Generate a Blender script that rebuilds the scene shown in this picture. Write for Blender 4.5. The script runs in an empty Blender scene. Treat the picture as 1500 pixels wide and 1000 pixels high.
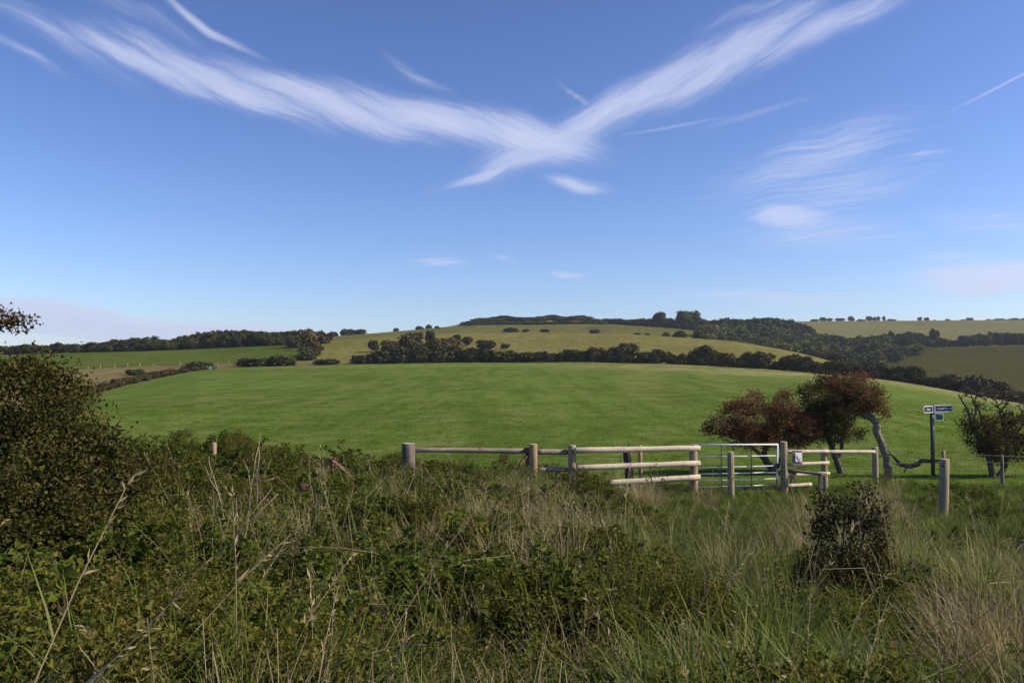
import bpy, math, random
import numpy as np
from mathutils import Vector

# ------------------------------------------------------------------ camera, sky, sun, exposure
SC = bpy.context.scene
COL = SC.collection
F = 1250.0                      # focal length in photograph pixels (1500 wide)
TILT = math.atan(60 / F)
EYE = 1.65
cam_d = bpy.data.cameras.new('camera')
cam_d.sensor_width = 36; cam_d.lens = 30
cam_d.clip_start = 0.05; cam_d.clip_end = 20000
cam = bpy.data.objects.new('camera', cam_d); COL.objects.link(cam)
cam.location = (0, 0, EYE); cam.rotation_euler = (math.pi / 2 + TILT, 0, 0)
SC.camera = cam

SUN_AZ, SUN_EL = math.radians(97), math.radians(37)    # clockwise from +Y
sd = bpy.data.lights.new('sun', 'SUN'); sd.energy = 5.0; sd.angle = math.radians(0.55); sd.color = (1, 0.88, 0.70)
sun = bpy.data.objects.new('sun', sd); COL.objects.link(sun)
to_sun = Vector((math.sin(SUN_AZ) * math.cos(SUN_EL), math.cos(SUN_AZ) * math.cos(SUN_EL), math.sin(SUN_EL)))
sun.rotation_euler = to_sun.to_track_quat('Z', 'Y').to_euler()
sun.location = to_sun * 50

SC.view_settings.view_transform = 'Standard'
SC.view_settings.look = 'None'
SC.view_settings.gamma = 1
SC.view_settings.use_curve_mapping = False
SC.view_settings.exposure = 0.3
SC.cycles.max_bounces = 5; SC.cycles.diffuse_bounces = 2; SC.cycles.glossy_bounces = 2
SC.cycles.transmission_bounces = 3; SC.cycles.transparent_max_bounces = 6
SC.cycles.caustics_reflective = False; SC.cycles.caustics_refractive = False

_ct, _st = math.cos(TILT), math.sin(TILT)
def W(px, py, Y):
    """photograph pixel seen at depth Y (metres ahead) -> world point"""
    v = (500 - py) / F
    k = Y / (_ct - _st * v)
    return Vector(((px - 750) / F * k, Y, EYE + (_st + _ct * v) * k))
def zpx(py, Y):
    v = (500 - np.asarray(py, float)) / F
    return EYE + (_st + _ct * v) / (_ct - _st * v) * Y
def azel(px, py):
    d = W(px, py, 1.0) - Vector((0, 0, EYE)); d.normalize()
    return math.atan2(d.x, d.y), math.asin(d.z)

# --- node helper
class N:
    def __init__(s, nt): s.nt = nt
    def new(s, t, **kw):
        n = s.nt.nodes.new(t)
        for k, v in kw.items(): setattr(n, k, v)
        return n
    def put(s, sock, v):
        if hasattr(v, 'is_linked') or hasattr(v, 'links'): s.nt.links.new(v, sock)
        elif v is not None:
            try: sock.default_value = v
            except Exception: sock.default_value = tuple(v)
    def m(s, op, a, b=None, c=None, clamp=False):
        n = s.new('ShaderNodeMath', operation=op, use_clamp=clamp)
        for i, v in enumerate((a, b, c)):
            if v is not None: s.put(n.inputs[i], v)
        return n.outputs[0]
    def rng(s, v, a, b, c=0.0, d=1.0, smooth=True):
        n = s.new('ShaderNodeMapRange', interpolation_type='SMOOTHSTEP' if smooth else 'LINEAR')
        for i, x in enumerate((v, a, b, c, d)): s.put(n.inputs[i], x)
        return n.outputs[0]
    def xyz(s, x, y, z=0.0):
        n = s.new('ShaderNodeCombineXYZ')
        for i, v in enumerate((x, y, z)): s.put(n.inputs[i], v)
        return n.outputs[0]
    def mapping(s, vec, loc=(0, 0, 0), rot=(0, 0, 0), scale=(1, 1, 1), kind='POINT'):
        n = s.new('ShaderNodeMapping', vector_type=kind)
        s.put(n.inputs[0], vec); n.inputs['Location'].default_value = loc
        n.inputs['Rotation'].default_value = rot; n.inputs['Scale'].default_value = scale
        return n.outputs[0]
    def noise(s, vec, scale, detail=4, rough=0.55, dist=0.0, col=False):
        n = s.new('ShaderNodeTexNoise')
        if vec is not None: s.put(n.inputs['Vector'], vec)
        n.inputs['Scale'].default_value = scale; n.inputs['Detail'].default_value = detail
        n.inputs['Roughness'].default_value = rough; n.inputs['Distortion'].default_value = dist
        return n.outputs['Color' if col else 'Fac']
    def mix(s, f, a, b, mode='MIX'):
        n = s.new('ShaderNodeMix', data_type='RGBA', blend_type=mode)
        s.put(n.inputs[0], f)
        for sock, v in ((n.inputs[6], a), (n.inputs[7], b)):
            s.put(sock, v if not isinstance(v, tuple) else (v + (1,))[:4])
        return n.outputs[2]
    def ramp(s, f, stops):
        n = s.new('ShaderNodeValToRGB'); e = n.color_ramp.elements
        s.put(n.inputs[0], f)
        while len(e) < len(stops): e.new(0.5)
        for el, (p, c) in zip(e, stops): el.position = p; el.color = (c + (1,))[:4]
        return n.outputs[0]

# --- world: clear sky with cirrus
world = bpy.data.worlds.new('World'); SC.world = world; world.use_nodes = True
world.cycles.sampling_method = 'NONE'
nt = world.node_tree; nt.nodes.clear(); n = N(nt)
sky = n.new('ShaderNodeTexSky', sky_type='NISHITA')
sky.sun_disc = False; sky.sun_elevation = SUN_EL; sky.sun_rotation = SUN_AZ
sky.altitude = 50; sky.air_density = 1.0; sky.dust_density = 0.6; sky.ozone_density = 2.2
geo = n.new('ShaderNodeTexCoord').outputs['Generated']
sep = n.new('ShaderNodeSeparateXYZ'); n.put(sep.inputs[0], geo)
az = n.m('MULTIPLY', n.m('ARCTAN2', sep.outputs[0], sep.outputs[1]), F)
el = n.m('MULTIPLY', n.m('ARCSINE', sep.outputs[2]), F)
P2 = n.xyz(az, el)
warp = n.noise(P2, 0.006, 2, 0.5, col=True)
wsub = n.new('ShaderNodeVectorMath', operation='SUBTRACT'); n.put(wsub.inputs[0], warp); wsub.inputs[1].default_value = (.5, .5, .5)
wsc = n.new('ShaderNodeVectorMath', operation='SCALE'); n.put(wsc.inputs[0], wsub.outputs[0]); wsc.inputs['Scale'].default_value = 44
wad = n.new('ShaderNodeVectorMath', operation='ADD'); n.put(wad.inputs[0], P2); n.put(wad.inputs[1], wsc.outputs[0])
sepw = n.new('ShaderNodeSeparateXYZ'); n.put(sepw.inputs[0], wad.outputs[0]); PW = n.xyz(sepw.outputs[0], sepw.outputs[1])
def blob(cx, cy, L, Wd, ang, op=1.0, src=None):
    """soft elongated patch: centre pixel, half length, half width (pixels), angle (up to the right, degrees)"""
    a, e = azel(cx, cy)
    v = n.mapping(src or PW, (a * F, e * F, 0), (0, 0, math.radians(ang)), (L, Wd, 1), 'TEXTURE')
    ln = n.new('ShaderNodeVectorMath', operation='LENGTH'); n.put(ln.inputs[0], v)
    return n.m('MULTIPLY', n.rng(ln.outputs['Value'], 1.12, 0.0), op)
def total(masks):
    r = masks[0]
    for m_ in masks[1:]: r = n.m('MAXIMUM', r, m_)
    return r
def fil(ang, sx, sy, seed, rough=0.62):
    v = n.mapping(PW, (0, 0, 0), (0, 0, math.radians(-ang)), (1, 1, 1))
    v = n.mapping(v, (seed * 3.7, seed * 1.9, 0), (0, 0, 0), (1 / sx, 1 / sy, 1))
    return n.noise(v, 1.0, 5, rough)
def wispy(mask, f, lo=.2, hi=.85, floor=.66):
    """soft edged patch broken into fibres: fibres survive furthest where the mask is thin"""
    fb = n.rng(f, lo, hi, floor, 1.18); edge = n.rng(n.m('ADD', mask, n.m('MULTIPLY', n.m('SUBTRACT', f, .5), 1.3)), .0, .8)
    return n.m('MULTIPLY', n.m('MULTIPLY', n.m('POWER', mask, .8), fb), edge, clamp=True)
mA = total([blob(215, 90, 170, 22, -16, .85), blob(330, 120, 210, 29, -17, .98), blob(480, 150, 240, 33, -14, 1.0), blob(640, 178, 240, 36, -13, 1.05),
            blob(775, 203, 150, 40, -10, 1.1), blob(80, 46, 150, 22, -24, .45), blob(300, 38, 110, 9, -20, .75), blob(180, 14, 160, 18, -14, .35),
            blob(30, 72, 80, 9, -22, .45), blob(842, 268, 64, 13, -13, .85), blob(615, 112, 80, 11, -27, .4)])
mB = total([blob(800, 213, 150, 34, 20, 1.05), blob(715, 254, 110, 12, 16, .8), blob(880, 167, 180, 36, 26, 1.0), blob(965, 124, 180, 38, 26, .95),
            blob(1065, 84, 210, 38, 24, .9), blob(1210, 38, 230, 30, 19, .72), blob(846, 140, 50, 7, -35, .5), blob(1110, 12, 120, 14, 14, .4)])
mC = total([blob(1160, 320, 85, 30, -8, .95), blob(1190, 235, 210, 60, 14, .58), blob(1230, 280, 190, 60, 8, .5), blob(1210, 345, 190, 44, -4, .52),
            blob(1475, 412, 150, 30, -3, 1.5), blob(1390, 380, 80, 13, -5, .55), blob(830, 405, 46, 8, -3, .75),
            blob(645, 388, 70, 14, -3, .58), blob(735, 383, 40, 8, -3, .5), blob(1130, 432, 240, 16, -2, .58), blob(1450, 330, 130, 30, -8, .42), blob(1350, 232, 50, 8, 6, .5)])
mL = total([blob(40, 468, 380, 40, -3, 1.3), blob(280, 478, 280, 22, -4, 1.1), blob(-450, 455, 420, 52, 0, 1.0)])
gen = n.noise(n.mapping(PW, (3, 1, 0), (0, 0, .3), (.0016, .007, 1)), 1.0, 6, .6)
away = n.rng(n.m('ABSOLUTE', az), 900, 1300)             # beyond the view the same cirrus goes on
upper = n.rng(el, 120, 500)
gmask = n.m('MULTIPLY', n.rng(gen, .55, .8), n.m('MULTIPLY', away, .6))
alpha = total([n.m('MULTIPLY', wispy(mA, fil(-19, 90, 8, 1, .72)), .74), n.m('MULTIPLY', wispy(mB, fil(24, 80, 10, 2, .72)), .7),
               n.m('MULTIPLY', wispy(mC, fil(5, 120, 6, 3, .66)), .78), n.m('MULTIPLY', wispy(mL, fil(-1, 260, 9, 4), .25, .7, .6), 1.05), gmask])
def trail(x0, y0, x1, y1, wd, op):
    a = math.degrees(math.atan2(y0 - y1, x1 - x0))
    return blob((x0 + x1) / 2, (y0 + y1) / 2, math.hypot(x1 - x0, y1 - y0) / 2, wd, a, op, P2)
veil = n.m('MULTIPLY', n.m('ADD', mA, mB, clamp=True), .2)
alpha = n.m('SUBTRACT', n.m('ADD', alpha, veil), n.m('MULTIPLY', alpha, veil))
alpha = total([alpha, trail(1395, 152, 1560, 88, 2.6, .42), trail(880, 198, 1090, 174, 3.4, .22), trail(1010, 186, 1200, 148, 6, .16)])
gam = n.new('ShaderNodeGamma'); n.put(gam.inputs[0], n.mix(1.0, sky.outputs[0], (.086, .097, .112), 'MULTIPLY')); gam.inputs[1].default_value = 1.4
skyc = n.mix(1.0, gam.outputs[0], (18.3, 15.1, 14.9), 'MULTIPLY')
lowcloud = n.rng(el, 95, 140)
ccol = n.mix(lowcloud, (5.0, 5.6, 7.3), (5.5, 5.9, 7.7))
mixed = n.mix(alpha, skyc, ccol)
bg = n.new('ShaderNodeBackground'); n.put(bg.inputs[0], mixed); bg.inputs[1].default_value = 0.10
out = n.new('ShaderNodeOutputWorld'); nt.links.new(bg.outputs[0], out.inputs[0])

# ------------------------------------------------------------------ mesh helpers
def np_mesh(name, V, Q=None, T=None, mats=(), mi=None, smooth=False, rnd=None):
    V = np.asarray(V, np.float32).reshape(-1, 3)
    me = bpy.data.meshes.new(name)
    loops, starts = [], []; off = 0
    if Q is not None and len(Q):
        Q = np.asarray(Q, np.int32); loops.append(Q.ravel()); starts.append(np.arange(len(Q)) * 4); off = len(Q) * 4
    if T is not None and len(T):
        T = np.asarray(T, np.int32); loops.append(T.ravel()); starts.append(off + np.arange(len(T)) * 3)
    lo = np.concatenate(loops).astype(np.int32); st = np.concatenate(starts).astype(np.int32)
    me.vertices.add(len(V)); me.vertices.foreach_set('co', V.ravel())
    me.loops.add(len(lo)); me.loops.foreach_set('vertex_index', lo)
    me.polygons.add(len(st)); me.polygons.foreach_set('loop_start', st)
    for m_ in mats: me.materials.append(m_)
    if mi is not None: me.polygons.foreach_set('material_index', np.asarray(mi, np.int32))
    me.polygons.foreach_set('use_smooth', np.full(len(st), bool(smooth)))
    if rnd is not None:
        a = me.attributes.new('rnd', 'FLOAT', 'FACE'); a.data.foreach_set('value', np.asarray(rnd, np.float32))
    me.update(calc_edges=True)
    return me
def link(name, me, parent=None, loc=None):
    o = bpy.data.objects.new(name, me); COL.objects.link(o)
    if parent is not None: o.parent = parent
    if loc is not None: o.location = loc
    return o
def tag(o, label, cat, group=None, kind=None):
    o['label'] = label; o['category'] = cat
    if group: o['group'] = group
    if kind: o['kind'] = kind
    return o
def empty(name, loc, label, cat, group=None):
    o = bpy.data.objects.new(name, None); COL.objects.link(o); o.location = loc; o.empty_display_size = .1
    return tag(o, label, cat, group)
class G:
    """collects geometry; every add takes verts, quads, material slot and per-face rnd"""
    def __init__(s): s.V = []; s.Q = []; s.M = []; s.R = []; s.n = 0
    def add(s, V, Q, m=0, r=None):
        V = np.asarray(V, float).reshape(-1, 3); Q = np.asarray(Q, int).reshape(-1, 4)
        s.V.append(V); s.Q.append(Q + s.n); s.n += len(V)
        s.M.append(np.full(len(Q), m)); s.R.append(np.full(len(Q), .5) if r is None else np.broadcast_to(r, (len(Q),)))
    def mesh(s, name, mats, smooth=False, origin=None):
        V = np.concatenate(s.V)
        if origin is not None: V = V - np.asarray(origin, float)
        return np_mesh(name, V, np.concatenate(s.Q), None, mats, np.concatenate(s.M), smooth, np.concatenate(s.R))
def frame(d):
    d = np.asarray(d, float); d = d / (np.linalg.norm(d) + 1e-9)
    a = np.array([0, 0, 1.]) if abs(d[2]) < .9 else np.array([1., 0, 0])
    u = np.cross(a, d); u /= np.linalg.norm(u); v = np.cross(d, u)
    return u, v
def tube(pts, rad, ns=6, cap=True, wob=0.0, rs=None):
    pts = np.asarray(pts, float); k = len(pts); rad = np.broadcast_to(np.asarray(rad, float), (k,))
    V = []; ang = np.arange(ns) / ns * 2 * math.pi
    jit = 1 + (rs.uniform(-wob, wob, ns) if rs is not None else 0)
    u0 = None
    for i in range(k):
        d = pts[min(i + 1, k - 1)] - pts[max(i - 1, 0)]
        if u0 is None: u, v = frame(d)
        else:
            dn = d / (np.linalg.norm(d) + 1e-9); u = u0 - dn * np.dot(u0, dn); u /= np.linalg.norm(u) + 1e-9; v = np.cross(dn, u)
        u0 = u
        j2 = jit * (1 + (rs.uniform(-wob, wob, ns) * .4 if rs is not None else 0))
        V.append(pts[i] + rad[i] * ((np.cos(ang) * j2)[:, None] * u + (np.sin(ang) * j2)[:, None] * v))
    V = np.concatenate(V); Q = []
    for i in range(k - 1):
        for j in range(ns):
            a = i * ns + j; b = i * ns + (j + 1) % ns
            Q.append((a, b, b + ns, a + ns))
    if cap:
        for base, c in ((0, pts[0]), ((k - 1) * ns, pts[-1])):
            ci = len(V); V = np.vstack([V, c[None]])
            for j in range(0, ns, 2):
                q = (ci, base + j, base + (j + 1) % ns, base + (j + 2) % ns)
                Q.append(q if base else q[::-1])
    return V, np.array(Q)
def box(c, s, rz=0.0, m=None):
    x, y, z = np.asarray(s) / 2
    V = np.array([(-x, -y, -z), (x, -y, -z), (x, y, -z), (-x, y, -z), (-x, -y, z), (x, -y, z), (x, y, z), (-x, y, z)])
    cz, sz = math.cos(rz), math.sin(rz)
    V = V @ np.array([[cz, sz, 0], [-sz, cz, 0], [0, 0, 1]]) + np.asarray(c)
    return V, np.array([(0, 3, 2, 1), (4, 5, 6, 7), (0, 1, 5, 4), (1, 2, 6, 5), (2, 3, 7, 6), (3, 0, 4, 7)])
def beam(p0, p1, wy, wz):
    """box-section bar from p0 to p1"""
    p0 = np.asarray(p0, float); p1 = np.asarray(p1, float); u, v = frame(p1 - p0)
    c = []
    for p in (p0, p1):
        for a, b in ((-1, -1), (1, -1), (1, 1), (-1, 1)): c.append(p + u * a * wy / 2 + v * b * wz / 2)
    return np.array(c), np.array([(3, 2, 1, 0), (4, 5, 6, 7), (0, 1, 5, 4), (1, 2, 6, 5), (2, 3, 7, 6), (3, 0, 4, 7)])
def unit(a): return a / (np.linalg.norm(a, axis=-1, keepdims=True) + 1e-9)
def leaves4(C, D, Nn, L, Wd, fold=.25):
    """diamond leaves: centre base C, direction D, normal Nn"""
    D = unit(D); S = unit(np.cross(Nn, D)); Nn = np.cross(D, S)
    L = np.asarray(L)[:, None]; Wd = np.asarray(Wd)[:, None]
    mid = C + D * L * .45
    V = np.stack([C, mid + S * Wd / 2 + Nn * Wd * fold, C + D * L, mid - S * Wd / 2 + Nn * Wd * fold], 1).reshape(-1, 3)
    return V, np.arange(len(C) * 4).reshape(-1, 4)
def leaves6(C, D, Nn, L, Wd, fold=.25, droop=.15):
    D = unit(D); S = unit(np.cross(Nn, D)); Nn = np.cross(D, S)
    L = np.asarray(L)[:, None]; Wd = np.asarray(Wd)[:, None]
    a = C + D * L * .3; b = C + D * L * .7 - Nn * L * droop * .4; t = C + D * L - Nn * L * droop
    V = np.stack([C, a + S * Wd / 2 + Nn * Wd * fold, b + S * Wd * .36 + Nn * Wd * fold * .7, t, b - S * Wd * .36 + Nn * Wd * fold * .7, a - S * Wd / 2 + Nn * Wd * fold], 1).reshape(-1, 3)
    i = np.arange(len(C))[:, None] * 6
    return V, np.concatenate([i + np.array([[0, 3, 2, 1]]), i + np.array([[0, 5, 4, 3]])], 1).reshape(-1, 4)
def rdir(rs, n_): return unit(rs.normal(size=(n_, 3)))
def blades(rs, n_, rad, L, wd, lean, bend, segs=4, wind=(0, 0)):
    r = rad * np.sqrt(rs.uniform(0, 1, n_)); a = rs.uniform(0, 2 * math.pi, n_)
    base = np.stack([r * np.cos(a), r * np.sin(a), np.full(n_, -.03)], 1)
    hd = np.stack([np.cos(a) + rs.normal(0, .6, n_) + wind[0], np.sin(a) + rs.normal(0, .6, n_) + wind[1], np.zeros(n_)], 1); hd = unit(hd)
    ln = L * rs.uniform(.5, 1.1, n_); th0 = np.abs(rs.normal(0, lean, n_)); be = np.abs(rs.normal(bend, bend * .5, n_))
    sd_ = np.stack([-hd[:, 1], hd[:, 0], np.zeros(n_)], 1)
    tw = rs.uniform(-.7, .7, n_)[:, None]; sd_ = unit(sd_ + hd * tw)
    p = base.copy(); V = []
    wv = wd * rs.uniform(.6, 1.3, n_)
    for s in range(segs + 1):
        t = s / segs; w_ = wv * (1 - t ** 2.2) + .0006
        V.append(p - sd_ * (w_ / 2)[:, None]); V.append(p + sd_ * (w_ / 2)[:, None])
        th = th0 + be * (t + .5 / segs) ** 1.6
        p = p + (hd * np.sin(th)[:, None] + np.array([0, 0, 1.]) * np.cos(th)[:, None]) * (ln / segs)[:, None]
    k = 2 * (segs + 1)
    V = np.stack(V, 1).reshape(-1, 3); i = np.arange(n_)[:, None] * k
    Q = np.concatenate([i + np.array([[2 * s, 2 * s + 1, 2 * s + 3, 2 * s + 2]]) for s in range(segs)], 1).reshape(-1, 4)
    return V, Q, segs
def snoise(x, y, seed=0, oct_=4, sc=1.0):
    """cheap smooth 2-D value noise in numpy, about -1..1"""
    x = np.asarray(x, float) * sc; y = np.asarray(y, float) * sc; r = np.zeros(np.broadcast(x, y).shape); amp = 1; tot = 0
    for o in range(oct_):
        xi = np.floor(x); yi = np.floor(y); fx = x - xi; fy = y - yi; fx = fx * fx * (3 - 2 * fx); fy = fy * fy * (3 - 2 * fy)
        def h(a, b):
            s = np.sin(a * 127.1 + b * 311.7 + seed * 74.7 + o * 19.3) * 43758.5453
            return (s - np.floor(s)) * 2 - 1
        r = r + amp * ((h(xi, yi) * (1 - fx) + h(xi + 1, yi) * fx) * (1 - fy) + (h(xi, yi + 1) * (1 - fx) + h(xi + 1, yi + 1) * fx) * fy)
        tot += amp; amp *= .5; x = x * 2.03; y = y * 2.03
    return r / tot

# ------------------------------------------------------------------ materials
def newmat(name):
    m_ = bpy.data.materials.new(name); m_.use_nodes = True; m_.node_tree.nodes.clear()
    return m_, N(m_.node_tree)
def finish(k, surf):
    o = k.new('ShaderNodeOutputMaterial'); k.nt.links.new(surf, o.inputs[0])
def principled(k, col, rough=.8, spec=.2, bump=None, bs=.3, bd=.02, metal=0.0):
    p = k.new('ShaderNodeBsdfPrincipled'); k.put(p.inputs['Base Color'], (col + (1,))[:4] if isinstance(col, tuple) else col)
    k.put(p.inputs['Roughness'], rough); k.put(p.inputs['Specular IOR Level'], spec); k.put(p.inputs['Metallic'], metal)
    if bump is not None:
        b = k.new('ShaderNodeBump'); b.inputs['Strength'].default_value = bs; b.inputs['Distance'].default_value = bd
        k.put(b.inputs['Height'], bump); k.nt.links.new(b.outputs[0], p.inputs['Normal'])
    return p.outputs[0]
def leafmat(name, stops, trans=.3, rough=.5, spec=.35, vary=.4):
    m_, k = newmat(name)
    at = k.new('ShaderNodeAttribute', attribute_name='rnd'); oi = k.new('ShaderNodeObjectInfo')
    f = k.m('ADD', k.m('MULTIPLY', at.outputs['Fac'], 1 - vary), k.m('MULTIPLY', oi.outputs['Random'], vary))
    c = k.ramp(f, stops)
    s = principled(k, c, rough, spec)
    if trans:
        t = k.new('ShaderNodeBsdfTranslucent'); k.put(t.inputs[0], k.mix(1.0, c, (1.15, 1.2, .7), 'MULTIPLY'))
        mx = k.new('ShaderNodeMixShader'); mx.inputs[0].default_value = trans
        k.nt.links.new(s, mx.inputs[1]); k.nt.links.new(t.outputs[0], mx.inputs[2]); s = mx.outputs[0]
    finish(k, s); return m_
def farfoliage():
    m_, k = newmat('distant_foliage')
    at = k.new('ShaderNodeAttribute', attribute_name='rnd'); oi = k.new('ShaderNodeObjectInfo')
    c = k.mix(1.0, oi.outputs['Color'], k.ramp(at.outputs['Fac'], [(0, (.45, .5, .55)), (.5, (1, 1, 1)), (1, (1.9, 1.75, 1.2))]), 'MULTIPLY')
    finish(k, principled(k, c, .8, .1)); return m_
def plain(name, col, rough=.7, spec=.3, metal=0.0, var=0.0, sc=20):
    m_, k = newmat(name)
    c = col
    if var:
        tc = k.new('ShaderNodeTexCoord').outputs['Object']; nz = k.noise(tc, sc, 4)
        c = k.mix(k.rng(nz, .3, .7), tuple(v * (1 - var) for v in col), tuple(min(1, v * (1 + var)) for v in col))
    finish(k, principled(k, c, rough, spec, metal=metal)); return m_
def wood(name, a, b, axis='z', dark=(.05, .045, .035), lichen=None):
    m_, k = newmat(name); tc = k.new('ShaderNodeTexCoord').outputs['Object']; oi = k.new('ShaderNodeObjectInfo')
    sc = {'z': (38, 38, 2.2), 'x': (2.2, 38, 38)}[axis]
    off = k.new('ShaderNodeVectorMath', operation='ADD'); k.put(off.inputs[0], tc)
    k.put(off.inputs[1], k.xyz(k.m('MULTIPLY', oi.outputs['Random'], 13), 0.0, 0.0))
    g = k.noise(k.mapping(off.outputs[0], scale=sc), 1.0, 5, .65)
    c = k.mix(k.rng(g, .3, .7), a, b)
    bl = k.noise(off.outputs[0], 4.5, 4, .6)
    c = k.mix(k.rng(bl, .5, .8, 0, .55), c, tuple(v * .55 for v in a))
    kn = k.new('ShaderNodeTexVoronoi'); k.put(kn.inputs['Vector'], k.mapping(off.outputs[0], scale=(6, 6, 6))); kn.inputs['Scale'].default_value = 1
    c = k.mix(k.rng(kn.outputs['Distance'], .2, .1), c, dark)
    if lichen:
        ln = k.noise(off.outputs[0], 16, 3, .6); c = k.mix(k.rng(ln, .58, .68, 0, .8), c, lichen)
    finish(k, principled(k, c, .85, .15, g, .35, .006)); return m_
def grassfield(name, a, b, c3, d, sc=1.0, patch=None, streak=.35, con=1.0):
    """mown or grazed grass seen from afar: mottles, tussocks and bare patches"""
    m_, k = newmat(name); tc = k.new('ShaderNodeTexCoord').outputs['Object']
    big = k.noise(tc, .022 * sc, 3, .6); mid = k.noise(tc, .34 * sc, 2, .55); mid3 = k.noise(tc, .075 * sc, 2, .5); fine = k.noise(tc, 2.1 * sc, 6, .68); gr = k.noise(tc, 9.0, 3, .6)
    c = k.mix(k.rng(big, .38, .62), tuple(v * .86 for v in a), tuple(v * 1.12 for v in b))
    c = k.mix(k.rng(mid3, .46, .62, 0, min(1, .34 * con)), c, c3)
    c = k.mix(k.rng(mid3, .46, .32, 0, min(1, .2 * con)), c, tuple(v * .78 for v in a))
    c = k.mix(k.rng(mid, .5, .66, 0, min(1, .7 * con)), c, tuple((u + v) / 2 for u, v in zip(c3, d)))
    c = k.mix(k.rng(mid, .48, .34, 0, min(1, .45 * con)), c, tuple(v * .66 for v in a))
    m2 = k.noise(k.mapping(tc, rot=(0, 0, .2), scale=(.12, .5, 1)), 1.0, 4, .7); c = k.mix(k.rng(m2, .55, .7, 0, .25), c, d)
    c = k.mix(k.rng(fine, .5, .68, 0, .85), c, d)
    st = k.noise(k.mapping(tc, rot=(0, 0, .22), scale=(.42, .012, 1)), 1.0, 3, .6)
    c = k.mix(k.rng(st, .47, .66, 0, streak * 1.4), c, tuple(v * .68 for v in a)); c = k.mix(k.rng(st, .45, .3, 0, streak), c, d)
    c = k.mix(k.rng(gr, .3, .75, .3, 0), c, tuple(v * .4 for v in a))
    c = k.mix(k.rng(fine, .5, .3, 0, .55), c, tuple(v * .62 for v in a))
    if patch:
        for (cx, cy, r, colr, amt, rz) in patch:
            v = k.mapping(tc, (cx, cy, 0), (0, 0, rz), (r[0], r[1], 1000), 'TEXTURE')
            ln = k.new('ShaderNodeVectorMath', operation='LENGTH'); k.put(ln.inputs[0], v)
            pn = k.noise(k.mapping(tc, rot=(0, 0, -.35), scale=(.035, .35, 1)), 1.0, 5, .65)
            f = k.m('MULTIPLY', k.rng(ln.outputs['Value'], 1.0, .2), k.m('MULTIPLY', k.rng(pn, .36, .6, 0, amt), k.rng(mid, .36, .6, .25, 1.0)))
            c = k.mix(f, c, colr)
    h = k.m('ADD', fine, k.m('MULTIPLY', gr, .5))
    finish(k, principled(k, c, 1.0, 0.0, h, .55, .12)); return m_

M = {}
M['soil'] = plain('soil', (.035, .03, .018), .95, .1, var=.5, sc=6)
M['bramble'] = leafmat('bramble_leaf', [(0, (.02, .032, .005)), (.3, (.052, .076, .011)), (.6, (.102, .126, .018)), (.85, (.165, .165, .026)), (.94, (.25, .17, .03)), (1, (.25, .075, .03))], .38, .6, .1, .35)
M['shrub'] = leafmat('shrub_leaf', [(0, (.028, .034, .006)), (.35, (.072, .078, .013)), (.65, (.13, .125, .023)), (.88, (.19, .15, .035)), (1, (.21, .09, .035))], .36, .65, .08, .25)
M['darkshrub'] = leafmat('dark_shrub_leaf', [(0, (.014, .016, .006)), (.5, (.034, .036, .011)), (.85, (.075, .066, .02)), (1, (.14, .1, .035))], .2, .6, .1, .2)
M['leftshrub'] = leafmat('hedge_shrub_leaf', [(0, (.018, .021, .006)), (.35, (.05, .052, .013)), (.65, (.095, .086, .022)), (.88, (.15, .11, .034)), (1, (.19, .075, .035))], .32, .65, .08, .1)
M['nettle'] = leafmat('nettle_leaf', [(0, (.04, .06, .008)), (.5, (.1, .135, .015)), (.9, (.17, .19, .025)), (1, (.25, .19, .04))], .4, .6, .1, .3)
M['grass'] = leafmat('grass_blade', [(0, (.05, .07, .01)), (.4, (.105, .14, .022)), (.72, (.17, .195, .04)), (.9, (.25, .24, .075)), (1, (.38, .3, .13))], .38, .55, .2, .35)
M['turf'] = leafmat('turf_blade', [(0, (.05, .08, .009)), (.5, (.095, .145, .015)), (.85, (.14, .175, .026)), (1, (.23, .19, .06))], .34, .65, .1, .45)
M['dry'] = leafmat('dry_grass_blade', [(0, (.16, .115, .055)), (.4, (.3, .235, .125)), (.75, (.44, .355, .205)), (1, (.58, .48, .3))], .28, .6, .2, .35)
M['stem'] = leafmat('bramble_stem', [(0, (.045, .03, .018)), (.6, (.09, .055, .03)), (1, (.15, .08, .05))], 0, .6, .3, .5)
M['dead'] = leafmat('dead_stalk', [(0, (.26, .2, .13)), (.6, (.38, .31, .21)), (1, (.46, .39, .28))], 0, .7, .2, .5)
M['bark'] = wood('hawthorn_bark', (.05, .042, .034), (.13, .11, .085), 'z', lichen=(.2, .19, .15))
M['palebark'] = wood('pale_weathered_bark', (.11, .09, .072), (.3, .26, .21), 'z', lichen=(.4, .37, .31))
M['haw_red'] = leafmat('hawthorn_leaf_russet', [(0, (.036, .034, .015)), (.3, (.1, .08, .036)), (.55, (.165, .085, .05)), (.8, (.215, .068, .056)), (1, (.26, .05, .055))], .38, .6, .1, .1)
M['haw_olive'] = leafmat('hawthorn_leaf_olive', [(0, (.03, .032, .013)), (.4, (.07, .066, .025)), (.7, (.12, .086, .038)), (.92, (.165, .07, .046)), (1, (.19, .05, .045))], .34, .6, .1, .1)
M['haw_dark'] = leafmat('dark_hawthorn_leaf', [(0, (.02, .02, .01)), (.45, (.05, .04, .02)), (.75, (.085, .055, .03)), (1, (.13, .05, .04))], .3, .6, .1, .1)
M['far'] = farfoliage()
M['fartrunk'] = plain('distant_trunk', (.06, .05, .04), .9, .1)

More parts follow.
